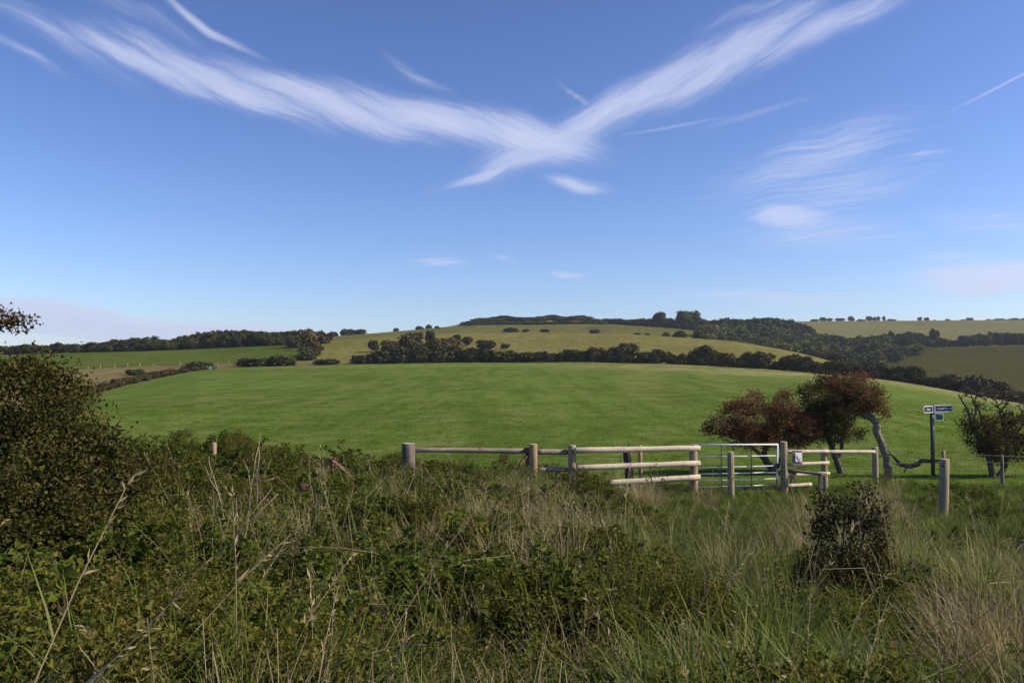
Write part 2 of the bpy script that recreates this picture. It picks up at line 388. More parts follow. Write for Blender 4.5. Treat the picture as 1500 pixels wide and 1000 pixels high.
# ------------------------------------------------------------------ terrain
def verge_z(x, y):
    z = np.interp(y, [-40, 1.5, 3, 6, 12, 17, 23], [0.1, 0, -.2, -.5, -.82, -1.0, -1.12])
    return z + .08 * snoise(x, y, 3, 3, .6) * np.clip((23.5 - y) / 3, 0, 1)
cols = np.concatenate([np.arange(-7000, -900, 240), np.arange(-900, 2400, 6.0), np.arange(2400, 8600, 240)])
def kl(pts, sm=7):
    """keyline: rows of (px, depth, py) -> depth and height for every column, softened along the line"""
    a = np.array(pts, float); Yv = np.interp(cols, a[:, 0], a[:, 1]); pv = np.interp(cols, a[:, 0], a[:, 2])
    core = (cols > -900) & (cols < 2394); ker = np.hanning(2 * sm + 3)[1:-1]; ker /= ker.sum()
    for arr in (Yv, pv):
        pad = np.pad(arr, sm, mode='edge'); s_ = np.convolve(pad, ker, 'valid'); arr[core] = s_[core]
    return Yv, zpx(pv, Yv)
KH = [(-900, 60, 640), (0, 95, 607), (120, 125, 581), (200, 165, 560), (290, 205, 541), (420, 225, 536), (560, 233, 533), (700, 236, 531), (850, 236, 530), (1000, 232, 534), (1130, 225, 541), (1200, 215, 547), (1300, 200, 556), (1400, 185, 573), (1500, 170, 592), (2300, 150, 640)]
YH, ZH = kl(KH)
Y23 = np.full_like(cols, 23.0); x23 = (cols - 750) / F * 23
keys = [(Y23, verge_z(x23, 23.0)), (np.full_like(cols, 30.0), np.full_like(cols, -1.12) + .05 * snoise(cols, 0, 5, 2, .004))]
for fr, pyl in ((.2, [(0, 632), (120, 617), (290, 600), (700, 591), (1000, 591), (1300, 600), (1500, 630), (2300, 660)]),
                (.5, [(0, 616), (120, 595), (290, 566), (700, 555), (1000, 556), (1300, 572), (1500, 606), (2300, 650)])):
    a = np.array(pyl, float); Yv = 30 + (YH - 30) * fr; keys.append((Yv, zpx(np.interp(cols, a[:, 0], a[:, 1]), Yv)))
keys.append((YH, ZH))
keys.append(kl([(-900, 140, 590), (0, 190, 556), (100, 216, 541), (300, 246, 533), (420, 256, 529.5), (560, 262, 526), (850, 268, 521), (1000, 262, 526), (1130, 255, 533), (1200, 245, 540), (1300, 225, 553), (1400, 210, 572), (1500, 200, 590), (2300, 180, 640)]))   # post line left / foot of pasture
keys.append(kl([(-900, 350, 530), (0, 332, 520), (80, 332, 518), (250, 337, 513), (420, 347, 506), (480, 362, 499), (560, 390, 491.5), (640, 400, 488.6), (720, 400, 487.4), (880, 392, 488.5), (950, 382, 491), (1040, 370, 497), (1090, 360, 502.5), (1160, 340, 515), (1200, 325, 525), (1260, 300, 540), (1300, 270, 553), (1400, 255, 574), (1500, 240, 592), (2300, 230, 640)]))  # wood foot / crest of pasture hill
keys.append(kl([(-900, 400, 534), (0, 390, 524), (250, 400, 517), (420, 410, 510), (480, 425, 501), (560, 450, 493), (720, 462, 490.5), (880, 455, 492), (950, 450, 496), (1040, 440, 505), (1160, 415, 525), (1260, 370, 540), (1330, 335, 552), (1400, 320, 566), (1500, 305, 582), (2300, 300, 600)]))  # dip
keys.append(kl([(-900, 600, 524), (0, 600, 515), (250, 600, 511), (420, 600, 503), (480, 600, 493), (560, 600, 487), (690, 612, 476.5), (890, 625, 475), (1000, 625, 482), (1100, 600, 497), (1200, 570, 512), (1290, 530, 519), (1340, 530, 511), (1500, 545, 506), (2300, 560, 500)]))  # foot of fort, top of right field
keys.append(kl([(-900, 680, 523), (420, 680, 503), (560, 680, 488), (660, 680, 478), (686, 650, 471), (700, 650, 466), (722, 650, 465.5), (738, 650, 461), (752, 650, 465.3), (790, 650, 465.8), (806, 650, 461), (822, 650, 465.4), (838, 650, 465.4), (852, 650, 462.6), (866, 655, 465.8), (890, 670, 473), (1000, 700, 482), (1100, 720, 492), (1250, 740, 507), (1340, 720, 509), (1500, 700, 508), (2300, 700, 506)], 2))  # fort rampart, dips
keys.append(kl([(-900, 860, 524), (420, 860, 504), (560, 860, 490), (700, 860, 480), (880, 860, 477), (1000, 860, 478), (1100, 860, 484), (1170, 860, 490), (1300, 860, 494), (1500, 860, 494), (2300, 860, 493)]))
keys.append(kl([(-900, 1150, 528), (420, 1150, 506), (560, 1150, 494), (700, 1150, 484), (880, 1150, 478), (1000, 1150, 475), (1170, 1150, 472.5), (1300, 1150, 471.5), (1500, 1150, 470), (2300, 1150, 470)]))
for Yf, dz in ((1350, -4), (2200, -30), (3200, -50)): keys.append((np.full_like(cols, float(Yf)), keys[11][1] + dz))
KY = np.array([k_[0] for k_ in keys]); KZ = np.array([k_[1] for k_ in keys])
def pchip_slopes(Y, Z):
    h = np.diff(Y, axis=0); d = np.diff(Z, axis=0) / h; m_ = np.zeros_like(Z)
    w1 = 2 * h[1:] + h[:-1]; w2 = h[1:] + 2 * h[:-1]
    with np.errstate(divide='ignore', invalid='ignore'):
        hm = (w1 + w2) / (w1 / d[:-1] + w2 / d[1:])
    m_[1:-1] = np.where(d[:-1] * d[1:] > 0, hm, 0); m_[0] = d[0]; m_[-1] = d[-1]
    return m_
KM = pchip_slopes(KY, KZ)
subs = [6, 16, 24, 30, 10, 16, 10, 14, 6, 12, 14, 4, 6, 6]
GYl, GZl, rowstart = [], [], [0]
for i, ns_ in enumerate(subs):
    h = KY[i + 1] - KY[i]
    for s in range(ns_):
        t = s / ns_; h00 = 2 * t**3 - 3 * t**2 + 1; h10 = t**3 - 2 * t**2 + t; h01 = -2 * t**3 + 3 * t**2; h11 = t**3 - t**2
        GYl.append(KY[i] + h * t); GZl.append(h00 * KZ[i] + h10 * h * KM[i] + h01 * KZ[i + 1] + h11 * h * KM[i + 1])
    rowstart.append(len(GYl))
GYl.append(KY[-1]); GZl.append(KZ[-1])
GY = np.array(GYl); GZ = np.array(GZl)
def col_x(px, Y, Z):
    return (px - 750) / F * (_ct * Y + _st * (Z - EYE))
GX = col_x(cols[None, :], GY, GZ)
GX[0] = x23
far_amp = np.clip((GY - 40) / 200, 0, 1)
GZ = GZ + far_amp * .18 * snoise(GX, GY, 11, 3, .05)
def gpx(px, Y):
    """terrain height in photograph column px at depth Y (beyond the verge)"""
    j = int(np.argmin(np.abs(cols - px))); return float(np.interp(Y, GY[:, j], GZ[:, j]))
def ground(px, Y):
    x = (px - 750) / F * Y
    if Y <= 23: return float(verge_z(x, Y))
    return gpx(px, Y)
def gpt(px, Y):
    z = ground(px, Y); return Vector((float(col_x(px, Y, z)), Y, z))
def hit(px, py, Ymin=24, Ymax=1300):
    """nearest terrain point seen at that pixel"""
    j = int(np.argmin(np.abs(cols - px))); t = (GZ[:, j] - EYE) / GY[:, j]; tt = (float(zpx(py, 1.0)) - EYE)
    ok = np.where((t >= tt) & (GY[:, j] >= Ymin) & (GY[:, j] <= Ymax))[0]
    if len(ok) == 0: return gpt(px, Ymax)
    i = ok[0]
    if i == 0: return gpt(px, GY[0, j])
    f_ = (tt - t[i - 1]) / (t[i] - t[i - 1] + 1e-9); return gpt(px, float(GY[i - 1, j] + (GY[i, j] - GY[i - 1, j]) * min(max(f_, 0), 1)))

M['field'] = grassfield('meadow_grass', (.085, .14, .022), (.1, .155, .027), (.126, .167, .04), (.185, .195, .072), 1.0,
    [(50, 205, (60, 50), (.30, .25, .12), .95, 0), (95, 165, (50, 55), (.30, .25, .12), .95, 0), (-30, 215, (80, 18), (.2, .19, .07), .7, 0), (21, 135, (6, 85), (.22, .19, .07), .55, -.133), (34, 140, (5, 70), (.2, .19, .07), .45, -.2)])
M['pasture'] = grassfield('rough_pasture_grass', (.155, .155, .04), (.185, .168, .052), (.115, .118, .03), (.25, .21, .09), .6, streak=.3, con=1.7)
M['upasture'] = grassfield('upper_pasture_grass', (.1, .112, .03), (.125, .124, .038), (.085, .1, .026), (.18, .155, .065), .5, streak=.3, con=1.7)
M['leftfield'] = grassfield('left_meadow_grass', (.062, .098, .014), (.076, .11, .018), (.095, .115, .024), (.12, .122, .034), .6)
M['roughstrip'] = grassfield('brown_rough_grass', (.15, .125, .05), (.19, .145, .07), (.12, .12, .04), (.23, .18, .1), 1.0)
M['rightfield'] = grassfield('shaded_olive_pasture_grass', (.05, .054, .012), (.062, .054, .016), (.045, .052, .011), (.08, .066, .024), .5, streak=.35, con=1.7)  # olive grass set darker: the shade over this field is in its colours
M['downs'] = grassfield('downland_grass', (.13, .138, .046), (.16, .152, .058), (.11, .12, .04), (.19, .17, .075), .35, streak=.25, con=1.7)
def sheet(name, r0, r1, c0, c1, mat):
    """terrain patch between rows and columns of the height grid"""
    ci = np.where((cols >= c0) & (cols <= c1))[0]; ci = np.arange(ci[0], ci[-1] + 1)
    X = GX[r0:r1 + 1][:, ci]; Y = GY[r0:r1 + 1][:, ci]; Z = GZ[r0:r1 + 1][:, ci]
    R, C = X.shape; V = np.stack([X, Y, Z], -1).reshape(-1, 3)
    i = (np.arange(R - 1)[:, None] * C + np.arange(C - 1)[None]).ravel()
    me = np_mesh(name, V, np.stack([i, i + 1, i + C + 1, i + C], 1), None, [mat], None, True)
    o = link(name, me); o['kind'] = 'structure'; return o
rs_ = rowstart
A, B = -1e5, 1e5
cut = float(cols[np.argmin(np.abs(cols - 456))]); cutr = float(cols[np.argmin(np.abs(cols - 1296))])
sheet('meadow_field', rs_[0], rs_[4], A, B, M['field'])
sheet('rough_strip', rs_[4], rs_[5], A, cut, M['roughstrip'])
sheet('pasture_foot', rs_[4], rs_[5], cut, B, M['pasture'])
sheet('left_meadow', rs_[5], rs_[6], A, cut, M['leftfield'])
sheet('pasture_hill', rs_[5], rs_[7], cut, cutr, M['pasture'])
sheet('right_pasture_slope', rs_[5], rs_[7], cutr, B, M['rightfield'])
sheet('left_hill', rs_[6], rs_[7], A, cut, M['pasture'])
sheet('upper_pasture', rs_[7], rs_[8], A, cutr, M['upasture'])
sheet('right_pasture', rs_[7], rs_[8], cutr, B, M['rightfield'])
sheet('far_downs', rs_[8], len(GY) - 1, A, cutr, M['downs'])
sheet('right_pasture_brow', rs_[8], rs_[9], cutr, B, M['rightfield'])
sheet('far_downs_right', rs_[9], len(GY) - 1, cutr, B, M['downs'])
# verge between the camera and the fence
vy = np.concatenate([np.arange(-40, 0, 2.5), np.arange(0, 23, .25), [23.0]])
VX, VY = np.meshgrid(x23, vy); VZ = verge_z(VX, VY); VZ[-1] = GZ[0]
R, C = VX.shape; i = (np.arange(R - 1)[:, None] * C + np.arange(C - 1)[None]).ravel()
o = link('verge_ground', np_mesh('verge_ground', np.stack([VX, VY, VZ], -1), np.stack([i, i + 1, i + C + 1, i + C], 1), None, [M['soil']], None, True)); o['kind'] = 'structure'

# ------------------------------------------------------------------ distant trees, hedges and woods
def crown_arrays(seed, nf=700, nl=10, size=.095, flat=.9):
    """unit crown: about 1 wide and 1 tall, standing on z=0"""
    rs = np.random.RandomState(seed)
    Cn = [np.array([0, 0, .5])]; Rr = [.36]
    for i in range(nl):
        a = rs.uniform(0, 6.28); r = rs.uniform(.1, .33); z = rs.uniform(.26, .78)
        Cn.append(np.array([r * math.cos(a), r * math.sin(a), z])); Rr.append(rs.uniform(.14, .24))
    Cn = np.array(Cn); Rr = np.array(Rr)
    k = rs.choice(len(Rr), nf * 2, p=Rr**2 / (Rr**2).sum()); d = rdir(rs, nf * 2)
    p = Cn[k] + d * (Rr[k] * (.84 + .42 * rs.rand(nf * 2) ** 2))[:, None]
    dist = np.linalg.norm(p[:, None] - Cn[None], axis=2) / Rr[None]
    keep = (dist.min(1) > .8) & (p[:, 2] > .03); p = p[keep][:nf]; d = d[keep][:nf]
    nn = unit(d + rs.normal(0, .34, p.shape)); dd = rdir(rs, len(p))
    L = size * rs.uniform(.7, 1.5, len(p))
    V, Q = leaves4(p - dd * L[:, None] * .5, dd, nn, L, L * .85, .15)
    r_ = np.clip(.35 + .3 * rs.rand(len(p)) + .3 * rs.rand(len(Rr))[k[keep][:nf]], 0, 1)
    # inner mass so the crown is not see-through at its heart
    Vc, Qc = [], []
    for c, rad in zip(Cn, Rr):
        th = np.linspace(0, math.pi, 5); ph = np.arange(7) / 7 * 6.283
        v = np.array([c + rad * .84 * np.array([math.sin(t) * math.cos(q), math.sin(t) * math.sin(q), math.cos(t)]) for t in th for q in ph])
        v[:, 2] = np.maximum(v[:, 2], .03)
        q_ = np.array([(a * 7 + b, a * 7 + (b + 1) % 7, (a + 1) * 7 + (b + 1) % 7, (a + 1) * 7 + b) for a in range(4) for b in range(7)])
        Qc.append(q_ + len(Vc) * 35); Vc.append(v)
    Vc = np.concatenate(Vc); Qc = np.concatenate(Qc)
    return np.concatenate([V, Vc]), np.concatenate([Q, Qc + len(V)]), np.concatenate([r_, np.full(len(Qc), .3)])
CROWN = [crown_arrays(100 + i) for i in range(7)]
CROWN_ME = [np_mesh('crown', V, Q, None, [M['far']], None, False, r) for V, Q, r in CROWN]
rs = np.random.RandomState(7)
def trunk_mesh():
    g = G(); r2 = np.random.RandomState(5)
    g.add(*tube([(0, 0, -.25), (.01, 0, .1), (-.02, .01, .3), (.02, 0, .55)], [.05, .038, .03, .02], 6))
    for a in (0.4, 2.2, 4.1):
        g.add(*tube([(0, 0, .22), (.1 * math.cos(a), .1 * math.sin(a), .38), (.22 * math.cos(a), .22 * math.sin(a), .55)], [.025, .018, .008], 5))
    return g.mesh('trunk', [M['fartrunk']])
TRUNK_ME = trunk_mesh()
TINT = {'dark': (.034, .038, .014), 'green': (.048, .058, .017), 'olive': (.055, .058, .02), 'russet': (.062, .05, .021), 'blue': (.036, .042, .019), 'light': (.085, .095, .026)}
count_n = {}
ORD = ['first', 'second', 'third', 'fourth', 'fifth', 'sixth', 'seventh', 'eighth', 'ninth', 'tenth', 'eleventh', 'twelfth', 'thirteenth', 'fourteenth', 'fifteenth', 'sixteenth', 'seventeenth', 'eighteenth', 'nineteenth', 'twentieth',
       'twenty-first', 'twenty-second', 'twenty-third', 'twenty-fourth', 'twenty-fifth', 'twenty-sixth', 'twenty-seventh', 'twenty-eighth', 'twenty-ninth', 'thirtieth', 'thirty-first', 'thirty-second', 'thirty-third', 'thirty-fourth', 'thirty-fifth', 'thirty-sixth', 'thirty-seventh', 'thirty-eighth', 'thirty-ninth', 'fortieth']
def far_plant(name, px, Y, wpx, hpx, tint, label, cat, group=None, trunk=True, lift=0.0, base_py=None):
    """tree or bush whose crown is wpx by hpx photograph pixels, rooted on the terrain"""
    p = gpt(px, Y); s = Y / F; w = wpx * s * 1.25; h = hpx * s * 1.1
    root = empty(name, p, label, cat, group)
    c = link('crown', CROWN_ME[rs.randint(len(CROWN_ME))], root)
    up = .05 * h if trunk else -.42 * h
    c.location = (0, 0, up + lift); c.scale = (w, w * rs.uniform(.85, 1.1), h - up); c.rotation_euler = (0, 0, rs.uniform(0, 6.28))
    v = rs.uniform(.82, 1.18); c.color = tuple(x * v * rs.uniform(.93, 1.07) for x in TINT[tint]) + (1,)
    if trunk:
        t = link('trunk', TRUNK_ME, root); t.scale = (w * .9, w * .9, h); t.rotation_euler = (0, 0, rs.uniform(0, 6.28))
    return root
def yh(px): return float(np.interp(px, cols, YH))
# hedge along the top of the meadow: px, width, height, tint, extra depth
H1 = [(770, 22, 15, 'dark', 2), (789, 19, 12, 'dark', 2), (805, 19, 11, 'dark', 2), (821, 17, 13, 'dark', 2), (839, 28, 18, 'dark', 3), (858, 22, 15, 'russet', 3), (872, 22, 20, 'russet', 3), (886, 20, 17, 'dark', 3),
      (906, 26, 23, 'dark', 4), (922, 30, 28, 'olive', 6), (945, 26, 16, 'dark', 3), (966, 19, 19, 'russet', 3), (985, 14, 13, 'russet', 3), (1000, 15, 16, 'russet', 3), (1015, 15, 16, 'russet', 3), (1031, 34, 28, 'olive', 5), (1050, 25, 20, 'russet', 3),
      (1066, 21, 19, 'russet', 3), (1081, 20, 14, 'dark', 3), (1093, 15, 21, 'russet', 3), (1115, 36, 23, 'russet', 4), (1139, 14, 9, 'dark', 3), (1161, 25, 23, 'russet', 3), (1179, 24, 22, 'russet', 3), (1198, 17, 16, 'russet', 3), (1214, 19, 19, 'russet', 3), (1233, 28, 22, 'russet', 3)]
for i, (px, w, h, t, d) in enumerate(H1):
    col = {'dark': 'dark green', 'russet': 'russet brown', 'olive': 'tall olive'}[t]
    far_plant('hawthorn_bush', px, yh(px) + d, w, h, t, f'{ORD[i]} bush from the left, {col}, in the hedge along the top of the meadow', 'bush', 'hawthorns in the hedge above the meadow')
H2 = [(1262, 26, 17, 'dark', 4), (1284, 26, 19, 'russet', 4), (1306, 28, 20, 'olive', 4), (1329, 32, 23, 'dark', 4), (1343, 26, 27, 'dark', 4), (1364, 18, 15, 'dark', 3), (1393, 36, 25, 'russet', 4), (1424, 44, 28, 'dark', 4), (1456, 44, 26, 'dark', 4), (1482, 36, 16, 'dark', 3), (1512, 40, 12, 'dark', 3), (1545, 44, 14, 'dark', 3)]
for i, (px, w, h, t, d) in enumerate(H2):
    far_plant('hedge_bush', px, yh(px) + d, w, h, t, f'{ORD[i]} bush from the left in the dark hedge down the right edge of the meadow', 'bush', 'bushes in the hedge down the right edge of the meadow', trunk=False)
# scrub clump on the pasture above the left end of the hedge
S1 = [(528, 36, 11), (556, 36, 21), (583, 36, 24), (612, 40, 26), (648, 42, 22), (684, 42, 20), (715, 38, 19), (745, 32, 17)]
for i, (px, w, h) in enumerate(S1):
    far_plant('scrub_bush', px, yh(px) + 3, w, h, 'dark', f'{ORD[i]} from the left of the dense dark bushes at the left end of the hedge', 'bush', 'dense dark bushes at the left end of the hedge', trunk=False)
S2 = [(547, 516, 15, 17, 'dark', 'small upright tree at the left tip of the scrub on the pasture'), (571, 521, 24, 22, 'russet', 'rounded brownish tree near the left tip of the scrub on the pasture'), (600, 518, 34, 30, 'russet', 'broad brown tree in the middle of the scrub on the pasture'),
      (613, 502, 15, 15, 'russet', 'small brown tree showing above the broad one in the scrub'), (630, 503, 14, 18, 'dark', 'narrow dark tree standing highest in the pasture scrub'), (640, 524, 38, 28, 'russet', 'wide russet tree right of the narrow dark one in the scrub'),
      (663, 522, 32, 26, 'russet', 'russet tree at the right end of the dense pasture scrub'), (669, 502, 11, 12, 'dark', 'tiny tree on the open pasture above the scrub'), (684, 508, 15, 15, 'russet', 'lone round bush on the pasture right of the scrub'),
      (711, 514, 26, 16, 'dark', 'low spreading bush on the pasture above the hedge'), (740, 511, 12, 7, 'dark', 'very small bush beside the low spreading one on the pasture')]
for px, py, w, h, t, lb in S2:
    p = hit(px, py, yh(px) + 2, 420); far_plant('hawthorn_tree', px, p.y, w, h, t, lb, 'tree', 'scattered trees on the rough pasture')
# separate bushes left of the scrub
for px, py, Yx, w, h, t, lb in [(292, 541, 214, 40, 12, 'dark', 'rounded dark bush beside the pale trough at the field edge'), (197, 541, 196, 21, 8, 'dark', 'low brown bush in the brown rough grass strip'),
      (372, 536, 226, 44, 12, 'dark', 'left half of the long low dark bush on the field edge'), (408, 536, 228, 44, 16, 'dark', 'right half of the long low dark bush on the field edge'), (478, 535, 232, 37, 8, 'dark', 'low flat bush alone at the top of the meadow'),
      (432, 516, 318, 26, 18, 'dark', 'dark green bush at the corner of the left meadow'), (452, 514, 322, 30, 24, 'russet', 'rust coloured bush beside the wood corner'), (468, 507, 335, 26, 20, 'russet', 'orange brown bush climbing to the end of the left wood'),
      (446, 0, 262, 30, 12, 'dark', 'low dark bush at the near end of the hedge left of the pasture'), (452, 0, 280, 26, 14, 'olive', 'olive bush in the middle of the short hedge left of the pasture'), (458, 0, 300, 28, 14, 'russet', 'reddish bush near the top of the short hedge left of the pasture')]:
    far_plant('field_bush', px, Yx, w, h, t, lb, 'bush', None, trunk=False)
for i, (px, py, w, h) in enumerate([(487, 490, 14, 9), (510, 489, 22, 10), (528, 487, 18, 8), (580, 484, 8, 5), (615, 481, 14, 5), (628, 480, 9, 6), (640, 481, 7, 4), (748, 486, 22, 6), (770, 486, 10, 4), (798, 486, 14, 4), (872, 488, 16, 6), (933, 492, 10, 4), (948, 492, 9, 4), (975, 493, 10, 6), (995, 494, 18, 9), (1020, 495, 12, 6)]):
    p = hit(px, py, 401, 640)
    far_plant('pasture_bush', px, p.y, w, h, 'dark', f'{ORD[i]} small bush from the left along the upper pasture slope', 'bush', 'small bushes on the upper pasture', trunk=False)
# trees on the far skyline to the right
for i, (px, w, h) in enumerate([(1193, 12, 5), (1206, 10, 7), (1215, 9, 6), (1231, 14, 6), (1247, 9, 8), (1262, 13, 4), (1273, 7, 8), (1281, 6, 7), (1287, 5, 8), (1295, 5, 8), (1306, 13, 4), (1347, 6, 6), (1357, 8, 6), (1369, 4, 3), (1388, 6, 4), (1412, 12, 3), (1421, 8, 5), (1448, 5, 3), (1463, 20, 4), (1485, 18, 4), (1503, 16, 4)]):
    far_plant('skyline_tree', px, 1146, w, h, 'blue', f'{ORD[i]} tree from the left on the skyline right of the wooded ridge', 'tree', 'trees along the far skyline', trunk=h > 5)
def wood_mass(name, items, label, seed, jitter=.2, kind='stuff', cat='wood'):
    """one mass of merged crowns: items are (px, depth, width px, height px, shade)"""
    r2 = np.random.RandomState(seed); Vs, Qs, Rs = [], [], []; n_ = 0
    for (px, Y, w, h, sh) in items:
        V, Q, r = CROWN[r2.randint(len(CROWN))]; p = gpt(px, Y); s = Y / F
        a = r2.uniform(0, 6.28); ca, sa = math.cos(a), math.sin(a)
        v = V @ np.array([[ca, sa, 0], [-sa, ca, 0], [0, 0, 1]]) * np.array([w * s * 1.1, w * s * r2.uniform(.9, 1.2), h * s * 1.1]) + np.array([p.x, p.y, p.z - .05 * h * s])
        Vs.append(v); Qs.append(Q + n_); n_ += len(v); Rs.append(np.clip(r * sh + (sh - 1) * .12, 0, 1))
    o = link(name, np_mesh(name, np.concatenate(Vs), np.concatenate(Qs), None, [M['far']], None, False, np.concatenate(Rs)))
    o['kind'] = kind; o['label'] = label; o['category'] = cat; return o
def outline(pts, x): a = np.array(pts, float); return float(np.interp(x, a[:, 0], a[:, 1]))
r2 = np.random.RandomState(21)
# left wood
top = [(150, 501), (165, 496), (220, 493), (245, 496), (270, 491), (320, 483), (360, 482), (400, 485), (450, 482), (480, 488)]
it = []
for px in np.arange(150, 482, 3.2):
    for row in range(2):
        Y = float(np.interp(px, cols, KY[6])) + row * 14 + r2.uniform(-3, 6); p = gpt(px, Y)
        base = 560 - (p.z - EYE) / Y * F; tp = outline(top, px) + r2.uniform(0, 4) + (5 if row == 0 else 0) * r2.rand() * 2
        h = max(base - tp, 7); it.append((px + r2.uniform(-3, 3), Y, r2.uniform(12, 24), h, r2.uniform(.4, 1.6)))
wood_mass('left_wood', it, 'dark wood along the top of the left meadow', 1).color = TINT['dark'] + (1,)
it = [(px, float(np.interp(px, cols, KY[6])) + r2.uniform(0, 12), r2.uniform(14, 26), r2.uniform(10, 17), r2.uniform(.6, 1.3)) for px in np.arange(-200, 165, 5)]
wood_mass('far_left_wood', it, 'low line of trees behind the big left bush', 2).color = TINT['dark'] + (1,)
# scrub on the hill fort rampart
it = []
for px in np.arange(680, 888, 3.0):
    for row in range(3):
        Y = float(np.interp(px, cols, KY[8])) + 4 + row * 11; it.append((px + r2.uniform(-2, 2), Y, r2.uniform(8, 16), r2.uniform(2.2, 5.0) * (1.0 if row < 2 else .5), r2.uniform(.4, 1.6)))
wood_mass('rampart_scrub', it, 'dark scrub covering the earth rampart on the summit', 3, cat='scrub').color = (.074, .08, .028, 1)
# ridge trees
top = [(885, 470), (900, 466), (930, 467), (960, 465), (975, 463), (990, 468), (1025, 466), (1045, 467), (1062, 466), (1085, 466), (1110, 465), (1130, 465), (1150, 467), (1165, 471), (1185, 474)]
it = []
for px in np.arange(888, 1186, 3.0):
    for row in range(2):
        Y = 640 + row * 16; p = gpt(px, Y); base = 560 - (p.z - EYE) / Y * F
        h = max(base - outline(top, px) - r2.uniform(0, 4), 6); it.append((px + r2.uniform(-2, 2), Y, r2.uniform(12, 20), h, r2.uniform(.4, 1.6)))
wood_mass('ridge_wood', it, 'belt of dark trees along the ridge right of the summit', 4).color = TINT['blue'] + (1,)
far_plant('round_tree', 1008, 632, 30, 27, 'green', 'big round crowned tree standing out of the ridge wood', 'tree')
for px, w, h, lb in [(967, 18, 20, 'rounded tree left of the big round one on the ridge'), (1062, 14, 22, 'small round tree set apart on the ridge skyline'), (1124, 44, 30, 'broad grey green tree on the right end of the ridge'), (1148, 24, 24, 'dark tree beside the broad one at the end of the ridge')]:
    far_plant('ridge_tree', px, 634, w, h + 2, 'blue', lb, 'tree', 'trees told apart on the ridge')
# combe wood falling to the right behind the pasture hill
it = []
for px in np.arange(1030, 1345, 4.0):
    for Yw, lo, hi in ((590, 14, 22), (540, 12, 22), (480, 12, 22), (430, 10, 20)):
        if Yw == 590 and px < 1060: continue
        if px > 1262 and Yw < 500 and r2.rand() < .75: continue
        it.append((px + r2.uniform(-4, 4), Yw + r2.uniform(-18, 18), r2.uniform(14, 38), r2.uniform(lo, hi * 1.15), r2.uniform(.35, 1.75)))
wood_mass('combe_wood', it, 'wood filling the hollow behind the pasture hill', 5).color = (.058, .068, .022, 1)
it = [(px + r2.uniform(-3, 3), float(np.interp(px, cols, KY[6])) + r2.uniform(25, 60), r2.uniform(16, 26), r2.uniform(10, 18), r2.uniform(.4, 1.6)) for px in np.arange(1200, 1320, 5)]
wood_mass('hollow_thicket', it, 'dark thicket low in the hollow behind the meadow hedge', 6, cat='thicket').color = (.042, .042, .017, 1)
it = [(px, 552 + r2.uniform(0, 16), r2.uniform(14, 22), outline([(1250, 20), (1290, 26), (1310, 22), (1335, 18), (1365, 20), (1372, 20), (1390, 8)], px) * r2.uniform(.7, 1), r2.uniform(.4, 1.6)) for px in np.arange(1252, 1392, 4)]
wood_mass('hollow_edge_wood', it, 'dark trees along the top edge of the right pasture', 7).color = TINT['blue'] + (1,)
far_plant('tall_tree', 1368, 556, 14, 27, 'blue', 'tall narrow tree above the right pasture edge', 'tree')
far_plant('tall_tree', 1306, 556, 10, 28, 'blue', 'thin tree poking above the wood in the hollow', 'tree')
far_plant('light_tree', 1296, 500, 20, 18, 'light', 'pale yellow green tree in front of the dark hollow wood', 'tree')
it = [(px, 556 + r2.uniform(0, 14), r2.uniform(14, 24), outline([(1392, 10), (1410, 16), (1440, 20), (1475, 20), (1500, 18), (1900, 18)], px) * r2.uniform(.75, 1.08), r2.uniform(.4, 1.6)) for px in np.arange(1395, 1900, 4)]
wood_mass('right_belt_wood', it, 'dark belt of trees along the top of the right pasture', 8).color = TINT['blue'] + (1,)
# low growth that closes the foot of the hedges
it = [(px + r2.uniform(-2, 2), yh(px) + r2.uniform(1, 5), r2.uniform(9, 20), max(5, 10 + 11 * float(snoise(px, 0., 7, 3, .03)) + r2.uniform(-3, 4)), r2.uniform(.5, 1.5)) for px in np.arange(520, 1260, 2.8)]
wood_mass('hedge_bottom', it, 'low dark growth along the foot of the hedge above the meadow', 10, cat='hedge').color = (.04, .042, .016, 1)
it = [(px + r2.uniform(-2, 2), yh(px) + r2.uniform(1, 6), r2.uniform(12, 22), r2.uniform(7, 14), r2.uniform(.7, 1.3)) for px in np.arange(1250, 1720, 5.0)]
wood_mass('right_hedge_bottom', it, 'low dark growth along the foot of the right hand hedge', 12, cat='hedge').color = (.036, .038, .014, 1)
# low brown hedge along the left edge of the meadow
it = []
for px in np.arange(40, 300, 3.0):
    Y = yh(px) + r2.uniform(-1.0, 2.5); it.append((px + r2.uniform(-2, 2), Y, r2.uniform(12, 20) * 200 / (Y + 60), r2.uniform(8, 14) * min(1, 150 / Y) * (1.0 if px < 250 else .7), r2.uniform(.7, 1.3)))
wood_mass('low_hedge', it, 'low brown bramble hedge along the left edge of the meadow', 9, kind='thing', cat='hedge').color = (.06, .046, .02, 1)
# pale posts of the fence line across the left fields
M['palepost'] = plain('pale_post', (.3, .28, .23), .8, .2)
for i, (px, hp) in enumerate([(110, 4.5), (129, 3.2), (147, 4.5), (168, 4.5), (187, 5), (205, 4.5), (225, 3.5), (264, 4.5), (335, 4.5)]):
    Y = float(np.interp(px, cols, KY[5])); p = gpt(px, Y); g = G(); hh = hp * Y / F * 1.1
    g.add(*tube([(0, 0, -.3), (0, 0, hh * .96), (0, 0, hh)], [.09, .09, .06], 6))
    tag(link('fence_post', g.mesh('fence_post', [M['palepost']]), None, p), f'{ORD[i]} pale fence post from the left across the far left fields', 'post', 'pale posts across the left fields')
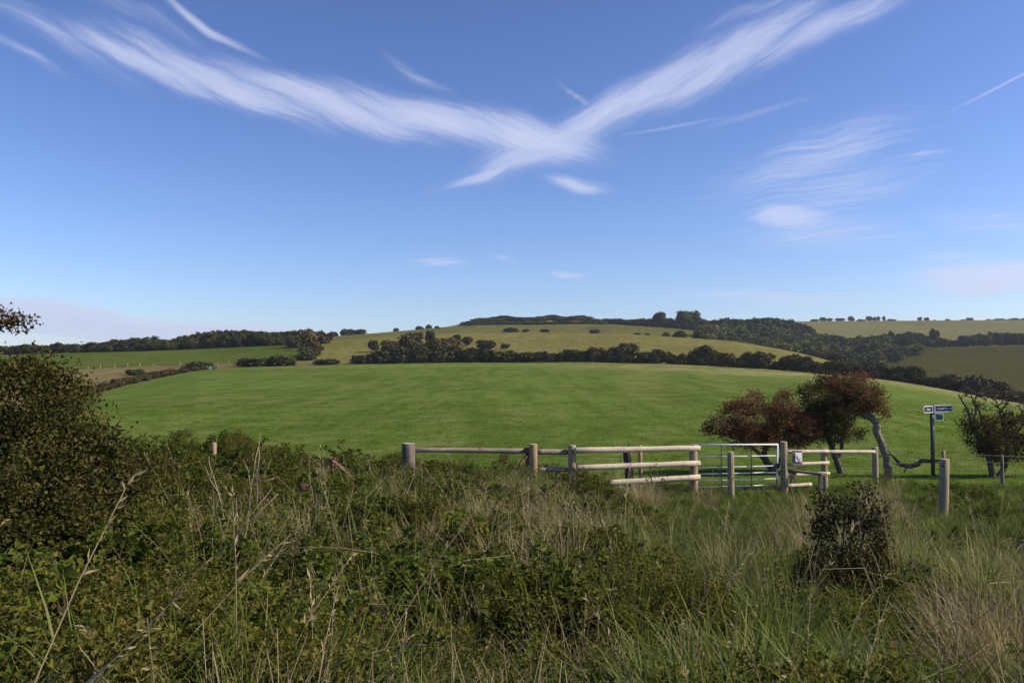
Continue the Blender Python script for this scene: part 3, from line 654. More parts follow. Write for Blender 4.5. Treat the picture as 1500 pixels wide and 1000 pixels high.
# pale trough with a leaning rail by the rounded bush
p = gpt(304, 209); root = empty('water_trough', p, 'small pale stone trough beside the rounded dark bush', 'trough')
g = G(); g.add(*box((0, 0, .28), (1.5, .7, .56))); g.add(*box((0, -.3, .62), (1.5, .1, .14))); g.add(*box((0, .3, .62), (1.5, .1, .14))); g.add(*box((-.7, 0, .62), (.1, .5, .14))); g.add(*box((.7, 0, .62), (.1, .5, .14)))
link('basin', g.mesh('basin', [M['palepost']]), root)
g = G(); g.add(*beam((.8, 0, .2), (2.4, .1, 1.1), .12, .12)); g.add(*beam((2.4, .1, -.2), (2.4, .1, 1.25), .12, .12)); link('rail', g.mesh('rail', [M['palepost']]), root)
g = G(); g.add(*box((1.5, .3, .4), (1.6, .12, .8))); link('wall_slab', g.mesh('wall_slab', [plain('grey_stone', (.2, .19, .18), .9, .1)]), root)

# ------------------------------------------------------------------ fence, gate, stile and posts
M['oldwood'] = wood('weathered_dark_wood', (.075, .058, .042), (.22, .18, .14), 'z', lichen=(.28, .25, .21))
M['cutwood'] = plain('pale_cut_end', (.5, .45, .38), .8, .2, var=.2, sc=30)
M['warmwood'] = wood('warm_brown_post_wood', (.22, .14, .075), (.36, .25, .14), 'z')
M['greywood'] = wood('grey_post_wood', (.19, .145, .085), (.38, .3, .19), 'z', lichen=(.42, .37, .26))
M['palerail'] = wood('pale_peeled_rail_wood', (.4, .34, .24), (.58, .5, .37), 'x', dark=(.12, .085, .055), lichen=(.32, .3, .22))
M['greyrail'] = wood('grey_rail_wood', (.2, .16, .12), (.36, .3, .23), 'x')
M['rotten'] = wood('rotten_post_wood', (.03, .024, .02), (.085, .062, .05), 'z')
M['galv'] = plain('galvanised_steel', (.6, .61, .6), .6, .4, .15, .15, 30)
M['rust'] = plain('rusty_steel', (.16, .075, .05), .85, .2, 0, .45, 25)
M['darkiron'] = plain('dark_iron', (.03, .027, .025), .6, .3)
RS = np.random.RandomState(99)
def post_mesh(name, r, h, mat, top=None, sink=.35, lean=(0, 0), ns=14, cham=.12):
    g = G(); z = [-sink, 0, h * .35, h * .7, h - r * cham, h]
    rr = [r * 1.02, r * 1.01, r, r * .99, r * .98, r * (1 - cham)]
    pts = [(lean[0] * q, lean[1] * q, q) for q in z]
    V, Q = tube(pts, rr, ns, True, .035, RS)
    mi = np.zeros(len(Q), int)
    g.add(V, Q); me = g.mesh(name, [mat, top or mat])
    if top:
        k = ns // 2; me.polygons.foreach_set('material_index', np.r_[np.zeros(len(Q) - k, int), np.ones(k, int)].astype(np.int32))
    for p_ in list(me.polygons)[: ns * 5]: p_.use_smooth = True
    return me
def put_post(name, px, top_py, Y, wpx, mat, label=None, top=None, parent=None, lean=(0, 0), group=None, base=None):
    t = W(px, top_py, Y); zb = ground(px, Y) if base is None else base
    h = t.z - zb; loc = Vector((t.x - lean[0] * h, Y, zb)); me = post_mesh(name, wpx / 2 * Y / F, h, mat, top, lean=lean)
    if parent is None: return tag(link(name, me, None, loc), label, 'post', group)
    return link(name, me, parent, loc - parent.location)
def rail(name, a, b, r, mat, parent, r2_=None, sag=0.0, ns=10):
    a = np.array(a); b = np.array(b); k = 7; t = np.linspace(0, 1, k)[:, None]
    p = a + (b - a) * t; p[:, 2] -= sag * 4 * (t * (1 - t))[:, 0]; p[1:-1, 2] += RS.normal(0, r * .04, k - 2)
    rad = np.linspace(r, r2_ or r, k) * RS.uniform(.975, 1.025, k)
    ends = np.array([a + (b - a) * .003, b - (b - a) * .003]); p = np.vstack([p[:1], ends[:1], p[1:-1], ends[1:], p[-1:]])
    rad = np.r_[rad[0] * .85, rad, rad[-1] * .85]
    o0 = np.array(parent.location); mid = (a + b) / 2
    g = G(); g.add(*tube(p - mid, rad, ns, True, .03, RS)); me = g.mesh(name, [mat])
    for p_ in list(me.polygons)[: ns * (len(p) - 1)]: p_.use_smooth = True
    return link(name, me, parent, mid - o0)
# thick round gatepost with pale cut top, pole barrier
put_post('log_post', 598.5, 649, 20.0, 19.5, M['oldwood'], 'thick dark log post with pale cut top left of the pole barrier', M['cutwood'])
pb = empty('pole_barrier', gpt(773, 20.4), 'long grey pole barrier hinged on a dark iron upright', 'barrier')
rail('pole', W(606, 659, 20.2), W(776, 660.2, 20.35), .055, M['greyrail'], pb, .066)
g = G(); a = W(772.5, 655, 20.45); g.add(*beam((a.x, a.y, ground(773, 20.4) - .2), a, .09, .09)); link('upright', g.mesh('upright', [M['darkiron']], origin=pb.location), pb)
g = G(); g.add(*beam(W(772, 667, 20.42), W(746, 697, 20.1), .045, .045)); link('brace', g.mesh('brace', [M['rust']], origin=pb.location), pb)
g = G(); g.add(*box(W(773, 660, 20.32), (.16, .2, .12))); g.add(*beam(W(768, 656.5, 20.25), W(777, 656.5, 20.25), .03, .03)); link('hinge_bracket', g.mesh('hinge_bracket', [M['darkiron']], origin=pb.location), pb)
put_post('round_post', 781.2, 650, 19.8, 12.6, M['warmwood'], 'warm brown round post between the pole barrier and the rails', M['cutwood'])
# short shaded rails
sr = empty('short_rail_fence', gpt(815, 20.2), 'short shaded pair of rails left of the pale railed fence', 'fence')
rail('rail', W(786, 661.5, 20.15), W(836, 661.8, 20.3), .07, M['greyrail'], sr, .065)
rail('rail', W(788, 688, 20.15), W(836, 687.5, 20.3), .065, M['greyrail'], sr)
# pale post and rail panel
pf = empty('post_and_rail_fence', gpt(930, 20.3), 'pale peeled post and rail fence left of the metal gate', 'fence')
put_post('post', 838, 651.5, 20.15, 11.6, M['greywood'], parent=pf)
put_post('post', 1015.5, 650.5, 21.15, 12.2, M['greywood'], parent=pf)
put_post('post', 937.5, 651.5, 20.95, 6.2, M['greywood'], parent=pf)
for (yl, yr, xl) in ((659.4, 656.3, 842), (685, 678.2, 845), (708, 698.6, 880)):
    rail('rail', W(xl, yl, 20.0 if xl < 870 else 20.2), W(1025, yr, 20.92), .073, M['palerail'], pf, .07)
# rotten stump behind the panel
st = empty('rotten_post', gpt(921, 21.6), 'blackened split rotten post behind the pale rails', 'post')
g = G(); b_ = st.location
h_ = W(921, 650, 21.6).z - b_.z
g.add(*tube([(0.03, 0, -.3), (.02, 0, h_ * .5), (-.05, 0, h_ * .85)], [.12, .11, .09], 8, True, .15, RS))
g.add(*tube([(0.05, 0, h_ * .45), (.0, .02, h_ * .8), (.01, .0, h_ * 1.0)], [.06, .05, .02], 6, True, .2, RS))
g.add(*tube([(-.08, 0, h_ * .7), (-.1, .02, h_ * .9), (-.13, .0, h_ * .94)], [.05, .03, .012], 6, True, .2, RS))
link('stump', g.mesh('stump', [M['rotten']]), st)
g = G(); g.add(*tube([(.07, -.09, -.1), (.1, -.1, h_ * .28)], [.035, .02], 6, True, .2, RS)); link('splinter', g.mesh('splinter', [plain('raw_red_wood', (.3, .12, .06), .9, .1, var=.3)]), st)
# galvanised gate
gp = gpt(1080, 21.2); gate = empty('field_gate', gp, 'galvanised metal bar gate between the two wooden gateposts', 'gate')
def gbar(name, a, b, r): g = G(); g.add(*tube([a, b], r, 8)); return link(name, g.mesh(name, [M['galv']], True, origin=gate.location), gate)
gl, gr = 1012, 1139.5; Yl, Yr = 21.2, 21.6
for (pl, pr, r) in ((651.5, 650.8, .022), (669, 667.2, .014), (685.2, 682, .014), (694.6, 691.4, .014), (704.4, 700.8, .014), (713.8, 709.9, .014), (721.5, 718.5, .018)):
    gbar('bar', W(gl, pl, Yl), W(gr, pr, Yr), r)
for px in (1013, 1139):
    Yx = Yl + (Yr - Yl) * (px - gl) / (gr - gl); gbar('stile', W(px, 651, Yx), W(px - 1.2, 721, Yx), .022)
M['galvdark'] = plain('dark_galvanised_strap', (.07, .07, .07), .6, .3, .2)
for px in (1056.5, 1100.3):
    Yx = Yl + (Yr - Yl) * (px - gl) / (gr - gl); g = G(); g.add(*beam(W(px, 651.5, Yx - .02), W(px + .6, 721, Yx - .02), .045, .01))
    link('strap', g.mesh('strap', [M['galvdark']], origin=gate.location), gate)
g = G(); g.add(*box(W(1139, 682, 21.55), (.05, .1, .12))); link('latch', g.mesh('latch', [M['galvdark']], origin=gate.location), gate)
put_post('clapping_post', 1070, 661.5, 20.2, 9.6, M['greywood'], 'single pale round post standing in front of the metal gate', M['cutwood'])
put_post('gatepost', 1147.8, 646.5, 21.3, 10.6, M['greywood'], 'tall round gatepost on the right of the metal gate', M['cutwood'])
# railed panel with stile and notice
sf = empty('stile_fence', gpt(1180, 21.6), 'pale four-rail fence panel carrying the notice beside the gatepost', 'fence')
put_post('post', 1206.8, 656, 22.1, 9, M['greywood'], parent=sf)
for yl, yr, xr in ((661.4, 660.8, 1213.5), (680, 677.6, 1214), (695.6, 693.2, 1214.5), (711.5, 709, 1188)):
    f_ = (xr - 1153) / (1214 - 1153); rail('rail', W(1152.5, yl, 21.3), W(xr, yr, 21.3 + .55 * f_), .05, M['palerail'], sf, .046)
sp = empty('stile_step', gpt(1180, 21.0), 'dark plank step of the stile on two short legs', 'step')
g = G(); g.add(*beam(W(1157.5, 689, 21.5), W(1207, 694.5, 20.6), .2, .05)); link('plank', g.mesh('plank', [M['oldwood']], origin=sp.location), sp)
for px, py, Yx in ((1160.5, 690.5, 21.45), (1201.8, 695, 20.65)):
    a = W(px, py, Yx); g = G(); g.add(*beam((a.x, a.y, ground(px, Yx) - .2), a, .13, .08)); link('leg', g.mesh('leg', [M['greywood']], origin=sp.location), sp)
nb = empty('notice_board', W(1168, 681, 21.2), 'small brown board with a white notice on the stile rails', 'sign')
M["board"] = wood('brown_board_wood', (.2, .13, .1), (.3, .21, .17), 'x'); M['paper'] = plain('white_notice', (.8, .79, .78), .6, .3)
c = W(1168, 670.2, 21.26); s = 21.25 / F
g = G(); g.add(*box(c, (15.5 * s, .025, 21.5 * s), math.radians(13))); link('board', g.mesh('board', [M['board']], origin=nb.location), nb)
c2 = W(1170, 669.3, 21.235); g = G(); g.add(*box(c2, (10.8 * s, .008, 13 * s), math.radians(13))); pp = link('notice', g.mesh('notice', [M['paper']], origin=nb.location), nb)
M['ink'] = plain('black_ink', (.02, .02, .025), .6, .2); M['redink'] = plain('red_ink', (.55, .1, .08), .6, .2)
g = G(); g.add(*beam(W(1167.2, 666.4, 21.225), W(1168, 670, 21.225), .03, .004)); g.add(*beam(W(1167.6, 669.3, 21.225), W(1169.6, 671.4, 21.225), .026, .004)); g.add(*beam(W(1169.4, 671.2, 21.225), W(1173, 671, 21.225), .02, .004)); link('dog_symbol', g.mesh('dog_symbol', [M['ink']], origin=nb.location), nb)
g = G(); g.add(*beam(W(1166, 673.6, 21.225), W(1174.4, 673.6, 21.228), .012, .004)); link('text_line', g.mesh('text_line', [M['redink']], origin=nb.location), nb)
# top rail on to the strainer post, wires
rf = empty('single_rail_fence', gpt(1260, 22.4), 'single pale rail running right to a round strainer post', 'fence')
rail('rail', W(1212, 661.2, 22.0), W(1281, 661.3, 22.75), .048, M['palerail'], rf, .045)
put_post('post', 1281.5, 654.5, 22.95, 8.8, M['greywood'], parent=rf)
M['wire'] = plain('dark_fence_wire', (.06, .055, .05), .5, .4, .6)
wf = empty('wire_fence', gpt(1440, 23.4), 'thin wire fence running right past the sign to the scrubby tree', 'fence')
for i, (pl, pr) in enumerate(((667, 668), (677.5, 677), (687, 687))):
    pts = [W(px, pl + (pr - pl) * (px - 1282) / 320 + 1.2 * math.sin((px - 1282) / 30), 23.0 + (px - 1282) / 320 * .8) for px in np.arange(1282, 1605, 20)]
    g = G(); g.add(*tube(pts, .0045, 4, False)); link('wire', g.mesh('wire', [M['wire']], origin=wf.location), wf)
put_post('post', 1467.3, 666, 23.4, 4.6, M['oldwood'], parent=wf)
put_post('post', 1381.6, 659.5, 23.2, 5.0, M['greywood'], parent=wf)
put_post('post', 1560, 664.5, 23.6, 5.4, M['greywood'], parent=wf)
lw = empty('wire_fence', gpt(1000, 22.8), 'thin wire strands behind the rails from log post to stile', 'fence')
for pl, pr in ((669, 667.5), (684, 683)):
    pts = [W(px, pl + (pr - pl) * (px - 600) / 680 + .7 * math.sin(px / 23), 22.3 + (px - 600) / 680 * .7) for px in np.arange(600, 1285, 20)]
    g = G(); g.add(*tube(pts, .0045, 4, False)); link('wire', g.mesh('wire', [M['wire']], origin=lw.location), lw)
put_post('leaning_post', 1383.5, 672, 16.6, 14.0, M['greywood'], 'thick grey leaning post standing closest at the right', M['cutwood'], lean=(.05, 0))
# footpath fingerpost
M['navy'] = plain('navy_sign_face', (.012, .012, .05), .4, .4); M['white'] = plain('white_sign_edge', (.8, .8, .78), .45, .4); M['green'] = plain('green_sign_face', (.015, .06, .04), .45, .4)
M['polepaint'] = plain('dark_green_pole_paint', (.03, .045, .04), .45, .45)
b_ = gpt(1367, 25.0); fp = empty('fingerpost', b_, 'dark footpath signpost with two navy arms and a green plate', 'signpost')
t_ = W(1364.8, 592.5, 25.0); g = G()
ln_ = (t_.x - b_.x) / (t_.z - b_.z); g.add(*tube([(0, 0, -.3), (t_.x - b_.x, 0, t_.z - b_.z - .07)], .055, 12)); link('pole', g.mesh('pole', [M['polepaint']], True), fp)
g = G(); g.add(*tube([(t_.x - b_.x, 0, t_.z - b_.z - .075), (t_.x - b_.x, 0, t_.z - b_.z - .02), (t_.x - b_.x, 0, t_.z - b_.z)], [.06, .055, .02], 12)); link('cap', g.mesh('cap', [M['darkiron']], True), fp)
def plate(name, L, H, th, mat, parent, off, rz, round_end=True, inset=0.0, proud=0.0):
    """finger board lying in the local xz plane from x=0, rounded at its far end"""
    r = H / 2 - inset; n_ = 9 if round_end else 2
    pts = [(inset, -r), ]
    if round_end:
        for a in np.linspace(-math.pi / 2, math.pi / 2, n_): pts.append((L - H / 2 + r * math.cos(a) * .8, r * math.sin(a)))
    else: pts += [(L - inset, -r), (L - inset, r)]
    pts.append((inset, r)); k = len(pts); V = []
    for yy in (-th / 2 - proud, th / 2 + proud): V += [(x, yy, z) for x, z in pts]
    me = bpy.data.meshes.new(name)
    faces = [tuple(range(k)), tuple(range(2 * k - 1, k - 1, -1))] + [(i, i + k, (i + 1) % k + k, (i + 1) % k) for i in range(k)]
    me.from_pydata(V, [], faces); me.materials.append(mat); me.update()
    o = link(name, me, parent, off); o.rotation_euler = (0, 0, rz); return o
s = 25 / F
def text(body, size, parent, loc, mat, rz=0.0):
    c_ = bpy.data.curves.new('lettering', 'FONT'); c_.body = body; c_.size = size; c_.align_y = 'CENTER'; c_.extrude = .001
    c_.materials.append(mat); t0 = bpy.data.objects.new('lettering_source', c_); me = bpy.data.meshes.new_from_object(t0); me.name = 'lettering'
    bpy.data.objects.remove(t0); o = link('lettering', me, parent, loc); o.rotation_euler = (math.pi / 2, 0, rz); return o
c = W(1367.3, 598, 25.0) - b_
arm = plate('sign_arm', 30.5 * s, 10 * s, .012, M['white'], fp, Vector((c.x, -.075, c.z)), math.radians(9))
f1 = plate('sign_face', 30.5 * s, 10 * s, .012, M['navy'], arm, Vector((0, 0, 0)), 0, True, .02, .003)
text('Coastal', .072, arm, (.075, -.012, 0), M['white']); text('Path', .072, arm, (.315, -.012, 0), M['white'])
g = G(); g.add(*beam((.47, -.011, .025), (.5, -.011, -.02), .03, .003)); g.add(*beam((.5, -.011, -.02), (.545, -.011, .02), .02, .003)); link('path_symbol', g.mesh('path_symbol', [M['white']]), arm)
c = W(1365.5, 599, 25.0) - b_
arm2 = plate('sign_arm', 30 * s, 10 * s, .012, M['white'], fp, Vector((c.x - .02, -.07, c.z)), math.radians(180 + 40))
plate('sign_face', 30 * s, 10 * s, .012, M['navy'], arm2, Vector((0, 0, 0)), 0, True, .02, .003)
tx = text('Coast', .1, arm2, (.42, .012, 0), M['white'], math.pi)
c = W(1368, 610, 25.0) - b_
gs = plate('notice_plate', 12 * s, 10.5 * s, .01, M['white'], fp, Vector((c.x, -.075, c.z)), 0, False)
plate('plate_face', 12 * s, 10.5 * s, .01, M['green'], gs, Vector((0, 0, 0)), 0, False, .022, .003)
g = G(); g.add(*beam((.1, -.0095, .05), (.2, -.0095, .05), .035, .002)); g.add(*beam((.03, -.0095, -.0), (.13, -.0095, 0), .012, .002)); g.add(*beam((.03, -.0095, -.04), (.09, -.0095, -.04), .012, .002)); link('lettering_block', g.mesh('lettering_block', [M['white']]), gs)
# rusty iron bracket and plate, orange post stump in the undergrowth
p = gpt(484, 17.5); ir = empty('iron_bracket', p, 'rusty iron upright with a sloping strut in the brambles', 'bracket')
a = W(484.5, 671.5, 17.5); g = G(); g.add(*beam((a.x, a.y, p.z - .2), a, .12, .1)); link('upright', g.mesh('upright', [M['rust']], origin=p), ir)
g = G(); g.add(*box(a + Vector((.02, -.01, .012)), (.16, .14, .024))); link('top_plate', g.mesh('top_plate', [M['rust']], origin=p), ir)
g = G(); g.add(*beam(W(488, 675, 17.45), W(516, 701, 17.2), .075, .05)); link('strut', g.mesh('strut', [M['rust']], origin=p), ir)
p = gpt(445, 14.8); ip = empty('rusty_plate', p, 'small rusty angled plate low in the brambles', 'plate')
a = W(439, 708, 14.8); b2 = W(455, 708, 14.8); g = G()
V = [a, b2, W(447, 720, 14.75), W(440, 716, 14.8)]; V = [np.array(v) for v in V]; V += [v + np.array([0, .03, 0]) for v in V]
g.add(np.array(V), [(0, 3, 2, 1), (4, 5, 6, 7), (0, 1, 5, 4), (1, 2, 6, 5), (2, 3, 7, 6), (3, 0, 4, 7)]); link('sheet', g.mesh('sheet', [M['rust']], origin=p), ip)
g = G(); a = W(439, 712, 14.85); g.add(*beam((a.x, a.y, p.z - .1), a, .06, .05)); link('leg', g.mesh('leg', [M['darkiron']], origin=p), ip)
put_post('post_stump', 313.5, 648, 18.5, 7.5, M['warmwood'], 'orange brown post top showing above the left undergrowth', M['cutwood'])

# ------------------------------------------------------------------ near trees: trunks, limbs and leaf clouds
def grow(trunks, targets, rs, tip=.006, maxr=None, step=.22, jit=.05, expo=2.3):
    """connect every target point to the nearest wood; returns segments (p0, p1, r0, r1) and tip points"""
    pos = []; par = []; fixed = {}
    for path, rads in trunks:
        path = [np.array(q, float) for q in path]; prev = -1
        if len(pos):
            d = [np.linalg.norm(q - path[0]) for q in pos]; j = int(np.argmin(d))
            if d[j] < .12: prev = j
        for i in range(len(path)):
            if i == 0: pos.append(path[0]); par.append(prev); fixed[len(pos) - 1] = rads[0]; prev = len(pos) - 1; continue
            k = max(1, int(np.linalg.norm(path[i] - path[i - 1]) / .12))
            for s in range(1, k + 1):
                t = s / k; pos.append(path[i - 1] + (path[i] - path[i - 1]) * t + rs.normal(0, .006, 3)); par.append(prev); fixed[len(pos) - 1] = rads[i - 1] + (rads[i] - rads[i - 1]) * t; prev = len(pos) - 1
    n0 = len(pos); tg = [np.array(t) for t in targets]
    P = np.array(pos); d = np.array([np.min(np.linalg.norm(P - t, axis=1)) for t in tg]); order = np.argsort(d)
    tips = []
    for oi in order:
        t = tg[oi]; P = np.array(pos); v = P - t; dd = np.linalg.norm(v, axis=1) + .35 * np.maximum(0, P[:, 2] - t[2])
        dd[:n0] += .08
        j = int(np.argmin(dd)); L = np.linalg.norm(t - P[j]); k = max(1, int(L / step)); a = P[j]; prev = j
        bow = rs.normal(0, jit * L, 3) + np.array([0, 0, .06 * L])
        for s in range(1, k + 1):
            q = a + (t - a) * s / k + bow * 4 * (s / k) * (1 - s / k) + rs.normal(0, jit * .25, 3) * (s < k)
            pos.append(q); par.append(prev); prev = len(pos) - 1
        tips.append(t)
    r = np.zeros(len(pos)); acc = np.zeros(len(pos))
    for i in range(len(pos) - 1, -1, -1):
        r[i] = max(tip, acc[i] ** (1 / expo)) if i >= n0 else fixed[i]
        if i >= n0: r[i] = min(r[i], .05 if maxr is None else maxr)
        if par[i] >= 0: acc[par[i]] += r[i] ** expo
    seg = [(pos[par[i]], pos[i], min(r[par[i]], r[i] * 1.5) if i >= n0 else r[par[i]], r[i], i < n0) for i in range(len(pos)) if par[i] >= 0]
    return seg, np.array(tips)
def wood_meshes(seg, rs):
    g0, g1 = G(), G()
    for p0, p1, a, b, main in seg:
        V, Q = tube([p0, p1], [a, b], 8 if main else 4, False, .16 if main else 0, rs if main else None)
        (g0 if main else g1).add(V, Q)
    return g0, g1
def leafcloud(rs, tips, per, spread, size, mat, flat=.8, six=False, jr=1.0):
    k = np.repeat(np.arange(len(tips)), per); n_ = len(k)
    C = tips[k] + rs.normal(0, 1, (n_, 3)) * np.array([spread, spread, spread * flat])
    D = rdir(rs, n_); Nn = unit(rs.normal(0, .7, (n_, 3)) + np.array([0, 0, .8])); L = size * rs.uniform(.6, 1.4, n_)
    V, Q = (leaves6 if six else leaves4)(C, D, Nn, L, L * .7)
    tr = rs.rand(len(tips)); r_ = np.clip(.55 * tr[k] * jr + .45 * rs.rand(n_), 0, 1)
    if six: r_ = np.repeat(r_, 2)
    g = G(); g.add(V, Q, 0, r_); return g
def lobe_points(rs, lobes, dens, shell=.35, clump=.2):
    out = []
    for (px, py, rx, ry, Y, dy) in lobes:
        s = Y / F; n_ = max(3, int(dens * rx * ry / 100)); d = rdir(rs, n_); rad = rs.uniform(shell, 1, n_) ** .5
        c = np.array(W(px, py, Y)); out.append(c + d * rad[:, None] * np.array([rx * s, dy, ry * s]))
    out = np.concatenate(out)
    if clump:
        K = out[rs.choice(len(out), max(2, len(out) // 11), False)]; near = K[np.argmin(((out[:, None] - K[None]) ** 2).sum(2), 1)]; out = out + (near - out) * clump
    return out
def near_tree(name, base, label, cat, trunks, lobes, dens, per, spread, size, mat, seed, group=None, shell=.35, six=False, bare=None, tip=.006, bark='bark'):
    """trunks and lobes come as (px, py, depth) rows"""
    rs = np.random.RandomState(seed); root = empty(name, base, label, cat, group)
    tr = [([W(*q[:3]) for q in path], [q[3] for q in path]) for path in trunks]
    T = lobe_points(rs, lobes, dens, shell); Tb = lobe_points(rs, bare, dens * 1.1, .2) if bare else np.zeros((0, 3))
    seg, tips = grow(tr, np.concatenate([T, Tb]), rs, tip)
    g0, g1 = wood_meshes(seg, rs)
    t = link('trunk', g0.mesh('trunk', [M[bark]], True, origin=base), root)
    link('branches', g1.mesh('branches', [M['bark']], True, origin=base), root)['kind'] = 'stuff'
    g = leafcloud(rs, T, per, spread, size, mat, six=six)
    if len(Tb):
        g2 = leafcloud(rs, Tb[rs.rand(len(Tb)) < .55], 4, spread * .5, size * .8, mat); g.add(np.concatenate(g2.V), g2.Q[0], 0, g2.R[0])
    link('crown', g.mesh('crown', [mat], False, origin=base), root)['kind'] = 'stuff'; return root
Y1 = 26.0
near_tree('hawthorn_tree', gpt(1137, 26.0), 'low windswept russet hawthorn with red berries behind the metal gate', 'tree',
    [[(1138, 712, 26, .13), (1134, 690, 26, .12), (1122, 676, 26, .1), (1119, 660, 26, .085), (1128, 640, 26, .06), (1135, 618, 26, .03)],
     [(1122, 676, 26, .07), (1108, 660, 25.8, .05), (1088, 646, 25.7, .035), (1062, 636, 25.6, .02)],
     [(1134, 690, 26, .07), (1146, 668, 26.2, .06), (1152, 645, 26.3, .04), (1162, 622, 26.3, .025)]],
    [(1108, 614, 58, 26, 26, 1.1), (1068, 622, 34, 16, 25.8, .7), (1130, 598, 44, 18, 26, .9), (1160, 620, 38, 28, 26.2, .9), (1090, 632, 50, 14, 25.8, .8), (1042, 633, 20, 6, 25.7, .3), (1085, 592, 22, 12, 25.9, .5), (1150, 640, 36, 14, 26, .7), (1120, 640, 40, 12, 26.0, .9), (1180, 628, 28, 22, 25.8, .6), (1186, 610, 16, 12, 25.9, .4), (1105, 647, 44, 9, 25.9, .8), (1160, 650, 30, 10, 26, .6), (1030, 630, 12, 4, 25.7, .2), (1100, 578, 12, 6, 25.9, .3), (1150, 575, 14, 6, 26, .3), (1062, 600, 14, 7, 25.8, .3)],
    9, 32, .1, .06, M['haw_red'], 41)
near_tree('hawthorn_tree', gpt(1236, 26.2), 'taller hawthorn with forked trunk and russet top behind the stile', 'tree',
    [[(1238, 712, 26.2, .12), (1232, 694, 26.2, .11), (1224, 670, 26.2, .095), (1217, 650, 26.2, .08), (1209, 634, 26.1, .06), (1198, 620, 26, .035)],
     [(1226, 676, 26.2, .06), (1233, 655, 26.3, .055), (1234, 638, 26.3, .045), (1241, 618, 26.4, .03), (1248, 600, 26.4, .02)],
     [(1209, 634, 26.1, .04), (1220, 612, 26.1, .035), (1226, 590, 26.1, .02)]],
    [(1200, 582, 34, 24, 26.1, .9), (1228, 568, 40, 16, 26.2, .9), (1206, 606, 34, 18, 26.1, .8), (1238, 598, 36, 22, 26.3, .9), (1250, 628, 18, 9, 26.4, .5), (1188, 600, 20, 20, 26, .6), (1225, 626, 32, 16, 26.2, .7), (1200, 618, 26, 16, 26, .6), (1245, 640, 16, 8, 26.3, .4), (1205, 638, 22, 10, 26, .5), (1225, 648, 16, 6, 26.2, .4), (1180, 570, 12, 6, 26, .3), (1210, 551, 18, 5, 26.1, .3)],
    9.5, 32, .1, .06, M['haw_olive'], 42)
near_tree('arching_hawthorn', gpt(1303, 25.6), 'hawthorn whose bare pale trunk arches left into a russet crown', 'tree',
    [[(1304, 708, 25.6, .12), (1301, 690, 25.6, .11), (1298, 668, 25.6, .1), (1291, 648, 25.6, .105), (1284, 632, 25.6, .11), (1284.5, 620, 25.6, .1), (1277, 612, 25.7, .095), (1263, 607.5, 25.8, .08), (1250, 604, 25.9, .06), (1236, 594, 26, .035)],
     [(1277, 612, 25.7, .04), (1272, 596, 25.7, .03), (1268, 580, 25.7, .02)]],
    [(1252, 570, 36, 20, 25.9, .8), (1268, 582, 26, 16, 25.7, .6), (1284, 594, 18, 9, 25.6, .45), (1238, 584, 30, 20, 26, .7), (1296, 600, 12, 5, 25.5, .3), (1290, 584, 14, 8, 25.6, .4), (1225, 560, 26, 10, 26, .6), (1262, 552, 14, 5, 25.9, .3), (1300, 612, 7, 4, 25.5, .2), (1276, 604, 14, 6, 25.7, .3)],
    9.5, 30, .1, .06, M['haw_red'], 43, bark='palebark')
fb = empty('fallen_branch', gpt(1335, 25.2), 'dark crooked dead branch between the arching trunk and the signpost', 'branch')
g = G(); path = [(1284, 667, 25.4), (1296, 668.5, 25.3), (1304, 664.5, 25.3), (1311, 671, 25.3), (1318, 680, 25.3), (1332, 683, 25.2), (1344, 680, 25.2), (1350, 674.5, 25.1), (1362, 675, 25.1), (1379, 674, 25.1)]
g.add(*tube([np.array(W(*q)) for q in path], [.02, .03, .035, .045, .06, .07, .075, .065, .055, .04], 7, True, .1, RS)); link('limb', g.mesh('limb', [M['bark']], True, origin=fb.location), fb)
for pth, r in (([(1338, 682, 25.2), (1328, 685, 25), (1324, 692, 24.9)], [.05, .035, .02]), ([(1306, 665, 25.3), (1300, 659, 25.3)], [.02, .008]), ([(1322, 681, 25.3), (1312, 680, 25.1), (1306, 677, 25)], [.03, .02, .01])):
    g = G(); g.add(*tube([np.array(W(*q)) for q in pth], r, 5)); link('twig', g.mesh('twig', [M['bark']], True, origin=fb.location), fb)
